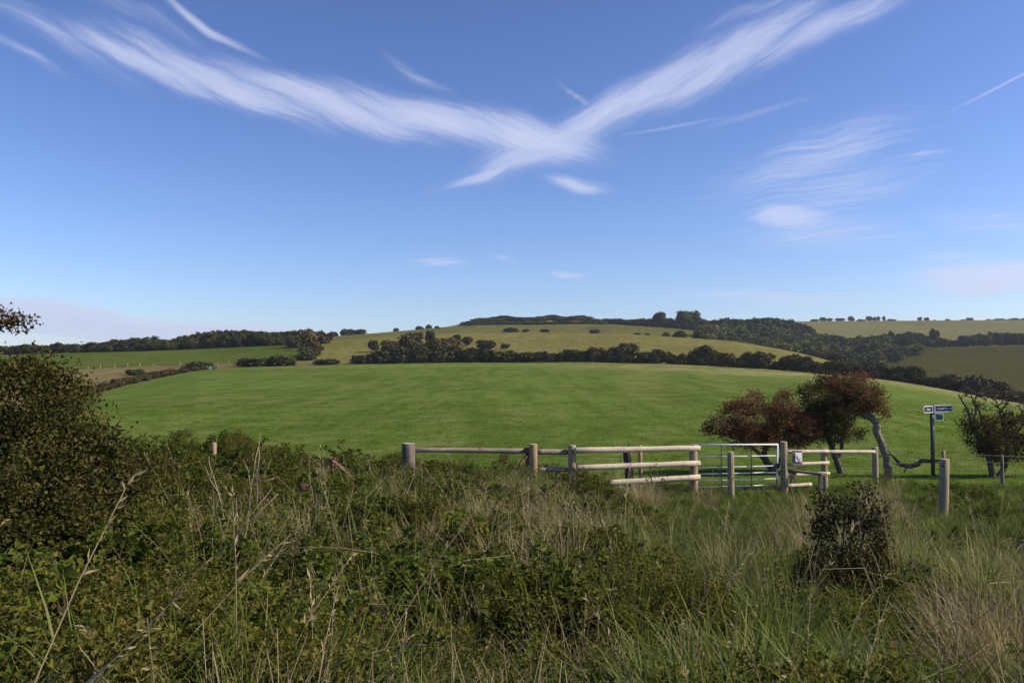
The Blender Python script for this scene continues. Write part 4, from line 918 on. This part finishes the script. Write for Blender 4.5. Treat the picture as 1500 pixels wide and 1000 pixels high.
near_tree('scrubby_hawthorn', gpt(1460, 25.0), 'half bare scrubby hawthorn at the right edge with grey twigs', 'tree',
    [[(1456, 706, 25, .1), (1452, 686, 25, .09), (1446, 664, 25, .075), (1434, 645, 25, .06), (1424, 622, 25, .05), (1418, 602, 25, .035), (1404, 578, 25, .018)],
     [(1424, 622, 25, .035), (1430, 600, 25.1, .025), (1424, 582, 25.1, .015)], [(1446, 664, 25, .045), (1444, 630, 25.1, .035), (1436, 606, 25.2, .028), (1428, 588, 25.2, .02), (1432, 572, 25.2, .01)],
     [(1457, 705, 25.02, .09), (1468, 690, 25.2, .085), (1472, 680, 25.2, .08), (1477, 655, 25.2, .06), (1470, 625, 25.3, .04), (1464, 600, 25.3, .025), (1456, 580, 25.3, .012)], [(1477, 655, 25.2, .045), (1492, 630, 25.3, .03), (1506, 612, 25.3, .02)]],
    [(1440, 636, 24, 26, 25, .6), (1466, 650, 30, 18, 25.2, .7), (1496, 634, 26, 26, 25.3, .6), (1458, 622, 14, 18, 25.1, .4), (1428, 618, 14, 14, 25, .35), (1484, 612, 14, 14, 25.2, .35), (1412, 618, 15, 9, 25, .35), (1515, 655, 26, 22, 25.3, .6), (1470, 664, 30, 12, 25.2, .5), (1448, 655, 24, 12, 25, .5)],
    10, 32, .11, .052, M['haw_dark'], 44, bare=[(1425, 582, 24, 20, 25, .5), (1455, 588, 28, 24, 25.2, .5), (1488, 600, 26, 20, 25.3, .5), (1440, 572, 34, 12, 25.1, .4), (1430, 600, 26, 16, 25, .4), (1470, 575, 30, 10, 25.2, .4), (1500, 585, 26, 14, 25.2, .4)], tip=.0085)
# tree outside the left edge that reaches one branch into the picture
near_tree('hawthorn_tree', gpt(-190, 7.5), 'hawthorn branch with dull leaves reaching in from the left edge', 'tree',
    [[(-190, 820, 7.5, .09), (-185, 640, 7.5, .075), (-170, 540, 7.5, .06), (-120, 500, 7.4, .04), (-60, 478, 7.3, .025), (0, 472, 7.2, .014), (30, 470, 7.2, .007)],
     [(-170, 540, 7.5, .04), (-190, 470, 7.5, .03), (-210, 420, 7.5, .015)]],
    [(-190, 440, 90, 60, 7.5, .5), (-110, 480, 60, 36, 7.4, .35), (-45, 470, 30, 22, 7.3, .2), (2, 474, 24, 12, 7.2, .12), (28, 472, 12, 6, 7.2, .06), (4, 455, 14, 5, 7.2, .06)],
    5, 16, .045, .036, M['haw_olive'], 45, bare=[(30, 466, 26, 12, 7.2, .08)], tip=.0016)

# ------------------------------------------------------------------ undergrowth on the verge
def variant(name, g, mats): 
    o = bpy.data.objects.new(name, g.mesh(name, mats)); return o
def make_bramble(seed, small=False):
    rs = np.random.RandomState(seed); g = G()
    for s in range(9 if not small else 11):
        a = rs.uniform(0, 6.283); out_ = rs.uniform(.18, .5); h = rs.uniform(.3, .62); t = np.linspace(0, 1, 8)
        p = np.stack([math.cos(a) * out_ * t, math.sin(a) * out_ * t, h * (2.0 * t - 1.25 * t**2)], 1) + rs.normal(0, .012, (8, 3)); p[0, 2] = -.25
        g.add(*tube(p, np.linspace(.0045, .0018, 8), 4, False), 1, rs.rand())
        n_ = 15 if not small else 30
        tt = np.clip(rs.uniform(.18, 1.03, n_), 0, 1); C = np.stack([np.interp(tt, t, p[:, i]) for i in range(3)], 1)
        if small:
            k = np.repeat(np.arange(n_), 3); C = C[k] + rs.normal(0, .035, (len(k), 3)); D = rdir(rs, len(k)); Nn = unit(rs.normal(0, .6, (len(k), 3)) + (0, 0, .8)); L = rs.uniform(.02, .042, len(k))
            V, Q = leaves4(C, D, Nn, L, L * .75); g.add(V, Q, 0, np.clip(rs.rand(n_)[k] * .7 + rs.rand(len(k)) * .3, 0, 1))
        else:
            pd = unit(rs.normal(0, 1, (n_, 3)) * (1, 1, .5) + (math.cos(a) * .5, math.sin(a) * .5, .25)); C = C + pd * .04
            Nn = unit(rs.normal(0, .45, (n_, 3)) + (.15, 0, 1)); side = unit(np.cross(Nn, pd)); rv = rs.rand(n_)
            for D, sc in ((pd, 1.0), (unit(pd * .25 + side), .85), (unit(pd * .25 - side), .85)):
                L = rs.uniform(.04, .075, n_) * sc; V, Q = leaves6(C, D, Nn, L, L * .72, .2, .2); g.add(V, Q, 0, np.repeat(np.clip(rv * .75 + rs.rand(n_) * .25, 0, 1), 2))
    return g
def make_nettle(seed):
    rs = np.random.RandomState(seed); g = G()
    for s in range(5):
        x, y = rs.uniform(-.16, .16, 2); h = rs.uniform(.5, .85); ln = rs.normal(0, .08, 2); t = np.linspace(0, 1, 7)
        p = np.stack([x + ln[0] * t**2 * 1.5, y + ln[1] * t**2 * 1.5, -.2 + (h + .2) * t], 1); g.add(*tube(p, np.linspace(.005, .002, 7), 4, False), 1, rs.rand())
        k = 13; tt = np.linspace(.3, 1, k)
        for i, q in enumerate(tt):
            c = np.array([np.interp(q, t, p[:, j]) for j in range(3)]); a0 = i * 1.5708 + rs.normal(0, .25)
            sz = .075 * (1 - .55 * (q - .3) / .7) * rs.uniform(.8, 1.15)
            for a in (a0, a0 + 3.1416):
                D = np.array([[math.cos(a), math.sin(a), rs.uniform(-.25, .2)]]); V, Q = leaves6(c[None], D, np.array([[-.3 * math.cos(a), -.3 * math.sin(a), 1.]]), [sz], [sz * .62], .15, .35); g.add(V, Q, 0, np.clip(.2 + q * .4 + rs.uniform(-.2, .3), 0, 1))
    return g
def make_grass(seed, n_=85, L=.75, wd=.007, lean=.35, bend=1.1, mat=0, rad=.14, wind=(.5, 0), rlo=0.0, rhi=1.0, stalks=0):
    rs = np.random.RandomState(seed); g = G(); V, Q, sg = blades(rs, n_, rad, L, wd, lean, bend, 5, wind)
    r_ = rlo + (rhi - rlo) * rs.rand(n_); g.add(V, Q, mat, np.repeat(r_, sg))
    for s in range(stalks):
        a = rs.uniform(0, 6.28); le = rs.uniform(.05, .35); h = L * rs.uniform(.9, 1.35); t = np.linspace(0, 1, 6); be = rs.uniform(0, .3)
        p = np.stack([math.cos(a) * h * (le * t + be * t**3), math.sin(a) * h * (le * t + be * t**3), h * t * (1 - .25 * le)], 1)
        g.add(*tube(p, np.linspace(.0028, .0012, 6), 4, False), 1, rs.rand())
        C = p[-1] + (p[-1] - p[-2]) * rs.uniform(-1.2, .15, (14, 1)); D = unit(rs.normal(0, .6, (14, 3)) + unit(p[-1] - p[-2]) * 1.5); LL = rs.uniform(.02, .04, 14)
        g.add(*leaves4(C, D, rdir(rs, 14), LL, LL * .25), 1, rs.rand())
    return g
def make_dry(seed):
    rs = np.random.RandomState(seed); g = G(); V, Q, sg = blades(rs, 55, .16, .8, .006, .45, .9, 5, (.3, 0)); g.add(V, Q, 0, np.repeat(rs.rand(55), sg))
    for s in range(16):                                            # stiff and broken straws
        a = rs.uniform(0, 6.28); le = rs.uniform(.1, 1.0); h = rs.uniform(.4, .95); b = np.array([rs.uniform(-.15, .15), rs.uniform(-.15, .15), -.1])
        d = np.array([math.cos(a) * le, math.sin(a) * le, 1.0]); d /= np.linalg.norm(d); kx = b + d * h * rs.uniform(.45, .8); d2 = unit(np.array([math.cos(a), math.sin(a), rs.uniform(-.9, .5)]) + rs.normal(0, .2, 3))
        p = [b, (b + kx) / 2 + rs.normal(0, .01, 3), kx, kx + d2 * h * rs.uniform(.2, .5)] if rs.rand() < .5 else [b, b + d * h * .5 + rs.normal(0, .012, 3), b + d * h]
        g.add(*tube(p, np.linspace(.0036, .0016, len(p)), 4, False), 0, rs.rand())
    return g
VAR = {}
def reg(kind, meshes, mats):
    c = bpy.data.collections.new('source_' + kind); VAR[kind] = (c, len(meshes))
    for i, g in enumerate(meshes):
        c.objects.link(variant(f'source_{kind}_{i:02d}', g, mats))
reg('bramble', [make_bramble(200 + i) for i in range(7)], [M['bramble'], M['stem']])
reg('shrublet', [make_bramble(300 + i, True) for i in range(6)], [M['shrub'], M['stem']])
reg('nettle', [make_nettle(400 + i) for i in range(5)], [M['nettle'], M['stem']])
reg('grass', [make_grass(500 + i, 120, .8, .0105, .32, 1.5, stalks=2 if i % 3 == 1 else 0, rad=.17) for i in range(8)], [M['grass'], M['dry']])
def make_twigs(seed):
    rs = np.random.RandomState(seed); g = G()
    for s in range(6):
        b = np.array([rs.uniform(-.25, .25), rs.uniform(-.25, .25), -.15]); d = unit(np.array([rs.normal(0, .5), rs.normal(0, .5), 1.0])); L = rs.uniform(.45, .95); t = np.linspace(0, 1, 6)[:, None]
        bow = rs.normal(0, .08, 3); p = b + d * L * t + bow * t**2 + rs.normal(0, .008, (6, 3)); rr = rs.rand(); g.add(*tube(p, np.linspace(.0042, .0016, 6), 4, False), 0, rr)
        for q in range(5):
            i = rs.randint(2, 6); d2 = unit(d + rs.normal(0, .6, 3)); l2 = rs.uniform(.1, .3); g.add(*tube([p[i], p[i] + d2 * l2 * .6 + rs.normal(0, .01, 3), p[i] + d2 * l2], [.0022, .0016, .001], 4, False), 0, rr)
    return g
def make_reed(seed):
    rs = np.random.RandomState(seed); g = G(); V, Q, sg = blades(rs, 16, .12, .95, .019, .35, 1.0, 6, (.3, 0)); g.add(V, Q, 0, np.repeat(.35 + .6 * rs.rand(16), sg)); return g
reg('twigs', [make_twigs(900 + i) for i in range(5)], [M['stem']])
reg('paletwigs', [make_twigs(920 + i) for i in range(5)], [M['dead']])
reg('reed', [make_reed(940 + i) for i in range(5)], [M['grass']])
reg('dry', [make_dry(600 + i) for i in range(6)], [M['dry']])
reg('turf', [make_grass(700 + i, 60, .17, .005, .5, .8, rad=.16, wind=(.2, 0)) for i in range(5)], [M['turf'], M['dry']])
reg('fieldgrass', [make_grass(800 + i, 40, .085, .006, .6, .8, rad=.2, wind=(.2, 0)) for i in range(4)], [M['turf'], M['dry']])
def scatter(name, kind, P, scl, label, cat, rs, tilt=.15, wind=0.0):
    """one object of kind stuff: variants of a plant set out on points"""
    P = np.asarray(P, np.float32); n_ = len(P); c, nv = VAR[kind]
    me = bpy.data.meshes.new(name); me.vertices.add(n_); me.vertices.foreach_set('co', P.ravel())
    rot = np.stack([rs.normal(0, tilt, n_), rs.normal(wind, tilt, n_), rs.uniform(0, 6.283, n_) if not wind else rs.normal(0, .9, n_)], 1).astype(np.float32)
    a = me.attributes.new('rot', 'FLOAT_VECTOR', 'POINT'); a.data.foreach_set('vector', rot.ravel())
    a = me.attributes.new('scl', 'FLOAT', 'POINT'); a.data.foreach_set('value', np.asarray(scl, np.float32))
    a = me.attributes.new('vid', 'INT', 'POINT'); a.data.foreach_set('value', rs.randint(0, nv, n_).astype(np.int32))
    o = link(name, me); ng = bpy.data.node_groups.new(name, 'GeometryNodeTree')
    ng.interface.new_socket('Geometry', in_out='INPUT', socket_type='NodeSocketGeometry'); ng.interface.new_socket('Geometry', in_out='OUTPUT', socket_type='NodeSocketGeometry')
    nn = ng.nodes; L = ng.links.new
    gi = nn.new('NodeGroupInput'); go = nn.new('NodeGroupOutput'); ip = nn.new('GeometryNodeInstanceOnPoints'); ci = nn.new('GeometryNodeCollectionInfo')
    ci.inputs['Collection'].default_value = c; ci.inputs['Separate Children'].default_value = True; ci.inputs['Reset Children'].default_value = True
    def na(nm, ty): x = nn.new('GeometryNodeInputNamedAttribute'); x.data_type = ty; x.inputs['Name'].default_value = nm; return x.outputs['Attribute']
    e = nn.new('FunctionNodeEulerToRotation'); L(na('rot', 'FLOAT_VECTOR'), e.inputs[0])
    L(gi.outputs[0], ip.inputs['Points']); L(ci.outputs[0], ip.inputs['Instance']); ip.inputs['Pick Instance'].default_value = True
    L(na('vid', 'INT'), ip.inputs['Instance Index']); L(e.outputs[0], ip.inputs['Rotation']); L(na('scl', 'FLOAT'), ip.inputs['Scale']); L(ip.outputs[0], go.inputs[0])
    md = o.modifiers.new('scatter', 'NODES'); md.node_group = ng
    return tag(o, label, cat, None, 'stuff')
rs = np.random.RandomState(1234)
def field_pts(dens, y0, y1, pxlo=-250, pxhi=1750):
    """random points on the verge, thinner with distance; dens per square metre at 6 m"""
    pts = []
    for ya in np.arange(y0, y1, .5):
        d = dens * (6 / max(ya + .25, 3.0)) ** .45; xa, xb = (pxlo - 750) / F * (ya + .25), (pxhi - 750) / F * (ya + .25)
        n_ = rs.poisson(d * .5 * (xb - xa)); pts.append(np.stack([rs.uniform(xa, xb, n_), rs.uniform(ya, ya + .5, n_)], 1))
    p = np.concatenate(pts); return p[:, 0], p[:, 1], 750 + F * p[:, 0] / p[:, 1]
def hmap(px, y):
    """height of the undergrowth: tall on the left, low by the gate, turf at far right"""
    far = np.interp(px, [-300, 0, 250, 600, 700, 830, 900, 1030, 1290, 1340, 1800], [1.3, 1.25, 1.18, 1.0, .74, .56, .4, .17, .26, .32, .34])
    near = np.interp(px, [-300, 0, 250, 600, 900, 1200, 1500, 1800], [1.0, .85, .66, .64, .62, .6, .56, .56])
    return near + (far - near) * np.clip((y - 6) / 10, 0, 1)
def mound(x, y): return np.clip(.7 + .75 * snoise(x, y, 21, 3, .75), .12, 1.35)
TUSS = [(1140, 11.5, 45, 2.0, .5), (1170, 5.6, 70, .9, .6), (650, 5.6, 50, .8, .6), (960, 5.2, 60, .8, .6), (1060, 14.5, 90, 2.5, .4), (1330, 6.0, 60, 1.2, .5), (1450, 9, 60, 2, .4), (420, 11, 40, 1.2, .4), (560, 15, 40, 2, .3)]
DRY = [(760, 13.5, 60, 2.2, .5), (850, 11.5, 50, 2.2, .55), (830, 6.6, 40, 1.3, .6), (1060, 9.0, 36, .9, .6), (1290, 9.2, 40, 1.2, .55), (1440, 7.2, 60, 1.6, .4), (610, 12.5, 50, 2, .3), (640, 10, 40, 1.5, .25), (370, 8.5, 60, 1.8, .4), (540, 7.5, 40, 1.2, .3), (470, 9.5, 50, 1.6, .35), (290, 10, 40, 1.6, .3), (560, 12.5, 40, 1.5, .3), (720, 9, 40, 1.4, .35), (820, 8.8, 36, 1.4, .4)]
def kindmap(x, y, px):
    """0 bramble .. 1 grass, and dryness"""
    b = np.interp(px, [0, 350, 600, 850, 950, 1300, 1500], [.08, .24, .4, .44, .56, .54, .5]) + .62 * snoise(x, y, 31, 3, 1.1)
    d = .55 * snoise(x, y, 41, 3, 1.2) + np.interp(px, [0, 400, 620, 850, 950, 1250, 1320, 1400, 1500], [-.12, .02, .12, .12, -.06, -.06, .0, .0, .06])
    for (cx, cy, rx, ry, am) in TUSS: b = b + am * np.exp(-((px - cx) / rx) ** 2 - ((y - cy) / ry) ** 2)
    for (cx, cy, rx, ry, am) in DRY: d = d + am * np.exp(-((px - cx) / rx) ** 2 - ((y - cy) / ry) ** 2)
    return b, d
TOP = 22.4
x, y, px = field_pts(13, 2.4, TOP); b, d = kindmap(x, y, px); h = hmap(px, y) * mound(x, y)
gz = verge_z(x, y)
keep = (b < .42) & (h > .16); P = np.stack([x, y, gz + np.maximum(h - .42, -.2) * rs.uniform(.55, 1.05, len(x))], 1)[keep]
scatter('bramble_thicket', 'bramble', P, rs.uniform(.65, 1.3, len(P)) * np.clip(.45 + P[:, 1] * .09, .6, 1.0) * np.clip(h[keep] * 2.2, .3, 1), 'green bramble thicket filling the foreground bank', 'brambles', rs, .25)
keep = (b < .5) & (h > .25) & (snoise(x, y, 61, 2, .5) > -.15); P = np.stack([x + .2, y + .1, gz + np.maximum(h - .36, -.15) * rs.uniform(.5, 1.1, len(x))], 1)[keep]
scatter('small_leaved_scrub', 'shrublet', P, rs.uniform(.6, 1.1, len(P)) * np.clip(h[keep] * 2.2, .3, 1), 'dark small-leaved scrub tangled through the brambles', 'scrub', rs, .3)
x, y, px = field_pts(24, 2.4, TOP); b, d = kindmap(x, y, px); h = hmap(px, y) * mound(x, y)
keep = ~((np.abs(px - 1238) < 46) & (y > 7.2) & (y < 9.2)) & (b > .26) & (d < .5) & ((px < 1330) | (y < 20)) & (rs.rand(len(x)) < np.clip(.5 + .9 * snoise(x, y, 81, 2, 1.6) + .4 * (b - .5), .15, 1)); P = np.stack([x, y, verge_z(x, y)], 1)[keep]; hk = h[keep]
scatter('tall_grass', 'grass', P, np.clip(hk * 1.75, .3, 1.2) * rs.uniform(.65, 1.35, len(P)), 'tall tussocky green grass on the bank before the gate', 'grass', rs, .12)
x, y, px = field_pts(13, 2.4, 19); b, d = kindmap(x, y, px); h = hmap(px, y) * mound(x, y)
keep = (d > .16) & ((px < 1330) | (y < 11)); P = np.stack([x, y, verge_z(x, y) + np.maximum(h[:] - .45, 0) * .75], 1)[keep]
scatter('dry_grass', 'dry', P, rs.uniform(.6, 1.1, len(P)) * (1 + .45 * np.clip(d[keep] - .35, 0, .6) / .6), 'straw coloured dead grass and stalks among the brambles', 'dry grass', rs, .2)
x, y, px = field_pts(6, 2.5, 9.5); b, d = kindmap(x, y, px); h = hmap(px, y) * mound(x, y)
keep = (b < .5) & (snoise(x, y, 51, 2, .9) > .12) & (px > 250); P = np.stack([x, y, verge_z(x, y) + np.maximum(h - .6, 0) * .6], 1)[keep]
scatter('nettle_bed', 'nettle', P, rs.uniform(.6, 1.0, len(P)), 'leafy green nettles standing along the front of the bank', 'nettles', rs, .12)
x, y, px = field_pts(30, 9, 23, 800, 1800); keep = (px > np.interp(y, [9, 12, 14, 23], [1500, 1200, 860, 820])) ; P = np.stack([x, y, verge_z(x, y)], 1)[keep]
x2, y2, px2 = field_pts(14, 2.4, 14, 700, 1800); P = np.concatenate([P, np.stack([x2, y2, verge_z(x2, y2)], 1)])
scatter('short_turf', 'turf', P, rs.uniform(.7, 1.6, len(P)), 'short green turf around the signpost and gate', 'grass', rs, .15)
x, y, px = field_pts(2.6, 3, 17); b, d = kindmap(x, y, px); h = hmap(px, y) * mound(x, y)
k1 = (snoise(x, y, 91, 2, .8) > .05) & ((px < 1320) | (y < 9)); P = np.stack([x, y, verge_z(x, y) + np.maximum(h - .55, 0) * .8], 1)
scatter('brown_twigs', 'twigs', P[k1], rs.uniform(.6, 1.1, k1.sum()), 'bare brown twigs sticking up through the undergrowth', 'twigs', rs, .3)
k2 = (snoise(x, y, 95, 2, .9) > .32) & ((px < 1320) | (y < 9)); scatter('pale_twigs', 'paletwigs', P[k2] + (.15, 0, 0), rs.uniform(.5, .95, k2.sum()), 'pale dead twigs tangled through the undergrowth', 'twigs', rs, .45)
x, y, px = field_pts(2.2, 2.8, 13); h = hmap(px, y) * mound(x, y); k3 = (snoise(x, y, 99, 2, 1.0) > .25) & (px > 130)
P = np.stack([x, y, verge_z(x, y) + np.maximum(h - .5, 0) * .7], 1)[k3]; scatter('broad_leaved_grass', 'reed', P, rs.uniform(.5, .95, len(P)), 'broad bladed grass shoots between the brambles', 'grass', rs, .25)
x, y, px = field_pts(9, 12, 22.8, 1230, 1800); k4 = (px > 1270) & (snoise(x, y, 103, 3, .7) > .02)
P = np.stack([x, y, verge_z(x, y) - .22], 1)[k4]; scatter('low_bramble', 'bramble', P, rs.uniform(.55, .95, len(P)), 'low bramble patches in the turf near the signpost', 'brambles', rs, .3)
# grazed sward of the meadow near the fence
pts = []
for ya in np.arange(23, 75, 1.0):
    xa, xb = (-60 - 750) / F * ya, (1560 - 750) / F * ya; n_ = rs.poisson(9 * (30 / (ya + 8)) ** 1.1 * (xb - xa)); xx = rs.uniform(xa, xb, n_); yy = rs.uniform(ya, ya + 1, n_)
    jj = np.clip(np.searchsorted(cols, 750 + F * xx / yy), 0, len(cols) - 1)
    zz = np.array([np.interp(q, GY[:, j], GZ[:, j]) for q, j in zip(yy, jj)]) if n_ else np.zeros(0); pts.append(np.stack([xx, yy, zz], 1))
P = np.concatenate(pts)
scatter('meadow_sward', 'fieldgrass', P, .55 + 1.7 * rs.rand(len(P)) ** 3 + .5 * np.clip(snoise(P[:, 0], P[:, 1], 111, 3, .35), 0, 1), 'short grazed grass of the meadow just beyond the fence', 'grass', rs, .2)
# ------------------------------------------------------------------ single plants in the foreground
def big_bush(name, px, Y, label, lobes, dens, per, spread, size, mat, seed, stems=5, six=True, tip=.003, twigs=None):
    rs_b = np.random.RandomState(seed); base = gpt(px, Y); tr = []
    for s in range(stems):
        l = lobes[s % len(lobes)]; t = W(l[0] + rs_b.uniform(-.3, .3) * l[2], l[1], l[4]); b0 = base + Vector((rs_b.uniform(-.3, .3), rs_b.uniform(-.25, .25), -.1))
        tr.append(([b0, b0.lerp(t, .4) + Vector((rs_b.normal(0, .05), rs_b.normal(0, .05), .05)), t], [.022, .016, .007]))
    root = empty(name, base, label, 'bush'); T = lobe_points(rs_b, lobes, dens, .3, .35)
    seg, tips = grow(tr, T, rs_b, tip, .012, .16); g0, g1 = wood_meshes(seg, rs_b)
    link('stems', g0.mesh('stems', [M['bark']], True, origin=base), root)['kind'] = 'stuff'; link('twigs', g1.mesh('twigs', [M['stem']], False, origin=base), root)['kind'] = 'stuff'
    link('foliage', leafcloud(rs_b, T, per, spread, size, mat, six=six).mesh('foliage', [mat], False, origin=base), root)['kind'] = 'stuff'
    return root
big_bush('hedge_shrub', 30, 8.3, 'big rounded hedge shrub with olive leaves filling the left edge',
    [(5, 600, 95, 78, 8.4, .8), (70, 560, 50, 40, 8.4, .5), (95, 625, 50, 55, 8.3, .6), (60, 690, 110, 60, 8.0, .8), (130, 665, 60, 42, 8.1, .6), (185, 690, 50, 28, 8.2, .5), (-80, 620, 90, 110, 8.4, .8), (75, 600, 42, 55, 8.35, .6), (128, 645, 30, 30, 8.2, .4), (215, 690, 36, 18, 8.1, .4), (40, 770, 140, 60, 7.4, .7), (150, 735, 70, 40, 7.8, .6)],
    2.2, 24, .09, .04, M['leftshrub'], 71, 8)
big_bush('dark_bush', 1240, 8.3, 'dark shadowed bush with dead twigs in the right foreground',
    [(1235, 790, 46, 56, 8.3, .4), (1292, 830, 22, 40, 8.2, .3), (1180, 850, 22, 34, 8.0, .25), (1208, 756, 22, 32, 8.4, .25), (1240, 722, 10, 14, 8.4, .1), (1276, 728, 9, 16, 8.4, .1), (1264, 746, 28, 28, 8.4, .28), (1232, 850, 56, 50, 8.0, .4), (1276, 800, 26, 54, 8.3, .3), (1195, 820, 24, 40, 8.2, .25), (1215, 728, 16, 12, 8.4, .15)],
    4.2, 16, .05, .028, M['darkshrub'], 72, 6)
big_bush('small_dark_bush', 1310, 22.6, 'small purplish bush at the foot of the strainer post', [(1303, 698, 18, 9, 22.5, .3), (1290, 702, 12, 7, 22.4, .25)], 8, 14, .06, .035, M['haw_olive'], 73, 3, False)
big_bush('rose_sprig', 955, 19.4, 'thin reddish sprig rising in front of the pale rails', [(955, 690, 10, 22, 19.4, .12), (968, 700, 10, 10, 19.4, .1), (948, 705, 8, 10, 19.4, .1)], 9, 3, .03, .035, M['haw_red'], 74, 3, False)
def dead_stalk(label, path, twigs, Y, r=.006, mat='dead', group='single dead stalks'):
    base = W(*path[0], Y); root = empty('dead_stalk', base, label, 'stalk', group); g = G()
    pts = [np.array(W(*q, Y + .1 * math.sin(i * 1.7))) for i, q in enumerate(path)]; k = len(pts)
    g.add(*tube(pts, np.linspace(r, r * .35, k), 5), 0, rs.rand()); link('stem', g.mesh('stem', [M[mat]], True, origin=base), root)
    for tw in twigs:
        g = G(); p2 = [np.array(W(*q, Y + rs.uniform(-.05, .05))) for q in tw]; g.add(*tube(p2, np.linspace(r * .5, r * .2, len(p2)), 4), 0, rs.rand()); link('twig', g.mesh('twig', [M[mat]], True, origin=base), root)
dead_stalk('tall pale dead stalk with side twigs left of the iron bracket', [(376, 762), (377, 720), (376, 700), (380, 668), (379, 655), (382, 634)], [[(378, 686), (385, 678), (388, 672)], [(378, 690), (392, 680), (396, 674)], [(377, 706), (386, 698), (392, 686), (396, 673)], [(378, 703), (390, 704), (402, 700)]], 12.0, .011)
dead_stalk('pale forked dead stalk just left of the tallest one', [(365, 740), (368, 712), (372, 690), (375, 668), (379, 655)], [[(367, 716), (364, 690), (356, 672)], [(368, 712), (376, 708)]], 11.9, .010)
dead_stalk('pale forked dead stalk below the orange post stump', [(324, 738), (318, 716), (312, 695), (307, 682), (306, 669)], [[(317, 716), (321, 709)], [(314, 697), (317, 686)], [(318, 718), (309, 704), (300, 682)]], 11.0, .009)
dead_stalk('long tan stem leaning right in the left foreground', [(302, 860), (318, 815), (340, 790), (372, 748), (398, 716)], [[(318, 815), (330, 780), (338, 750)]], 7.5, .005)
dead_stalk('second long tan stem fanning right in the left foreground', [(310, 850), (330, 800), (360, 770), (392, 738), (408, 722)], [], 7.6, .0045)
dead_stalk('bent tan grass stem lying across the left foreground brambles', [(352, 818), (400, 814), (438, 802), (500, 802), (548, 809), (556, 812)], [[(440, 803), (455, 795), (468, 790)], [(430, 812), (450, 806), (464, 800)]], 7.2, .006, 'dry')
dead_stalk('arched pinkish stem low in the centre foreground', [(545, 956), (570, 948), (600, 944), (625, 944)], [], 4.3, .004)
dead_stalk('broken reddish stalk in the left foreground', [(196, 846), (180, 822), (164, 801)], [[(164, 801), (158, 808), (152, 824)]], 7.0, .009, 'rust')
dead_stalk('bent golden stem in the bottom left corner', [(84, 1000), (98, 965), (112, 945), (125, 941), (150, 945)], [], 4.2, .005, 'dry')
dead_stalk('thin pale twig crossing the dark bush', [(1244, 830), (1236, 800), (1224, 762)], [], 8.0, .005)
dead_stalk('pale stalk standing at the right of the dark bush', [(1262, 800), (1259, 770), (1256, 745), (1261, 720)], [[(1259, 770), (1268, 756), (1274, 744)]], 8.1, .005)
dead_stalk('reddish stalk rising left of the dark bush', [(1176, 860), (1184, 830), (1195, 790)], [], 7.8, .005)
dead_stalk('stiff pale stem in the bottom right foreground', [(1378, 985), (1374, 950), (1371, 915)], [[(1378, 985), (1390, 960), (1393, 950)]], 5.0, .005)
dead_stalk('pale stalk fan in the centre of the bank', [(812, 860), (808, 815), (815, 790), (822, 765)], [[(810, 820), (822, 800), (836, 770)], [(812, 840), (800, 800), (795, 775)]], 8.5, .006)
dead_stalk('pair of pale stems above the centre brambles', [(588, 748), (595, 725), (608, 692)], [[(588, 746), (590, 730), (594, 716)]], 11.5, .006)

# ------------------------------------------------------------------ thin autumn haze over the whole valley
mh = bpy.data.materials.new('thin_haze'); mh.use_nodes = True; mh.node_tree.nodes.clear(); k = N(mh.node_tree)
pv = k.new('ShaderNodeVolumePrincipled'); pv.inputs['Color'].default_value = (.82, .88, 1, 1); pv.inputs['Density'].default_value = .00011; pv.inputs['Anisotropy'].default_value = .2
oo = k.new('ShaderNodeOutputMaterial'); mh.node_tree.links.new(pv.outputs[0], oo.inputs['Volume'])
zmin = float(min(GZ.min(), VZ.min())) - 1.0; xm = float(max(abs(GX.min()), abs(GX.max()))) + 20
g = G(); g.add(*box((0, (GY.max() - 45) / 2, (zmin + 125) / 2), (2 * xm, GY.max() + 75, 125 - zmin)))
hz = link('haze', g.mesh('haze', [mh])); tag(hz, 'thin pale haze lying over the whole valley', 'haze', None, 'stuff')
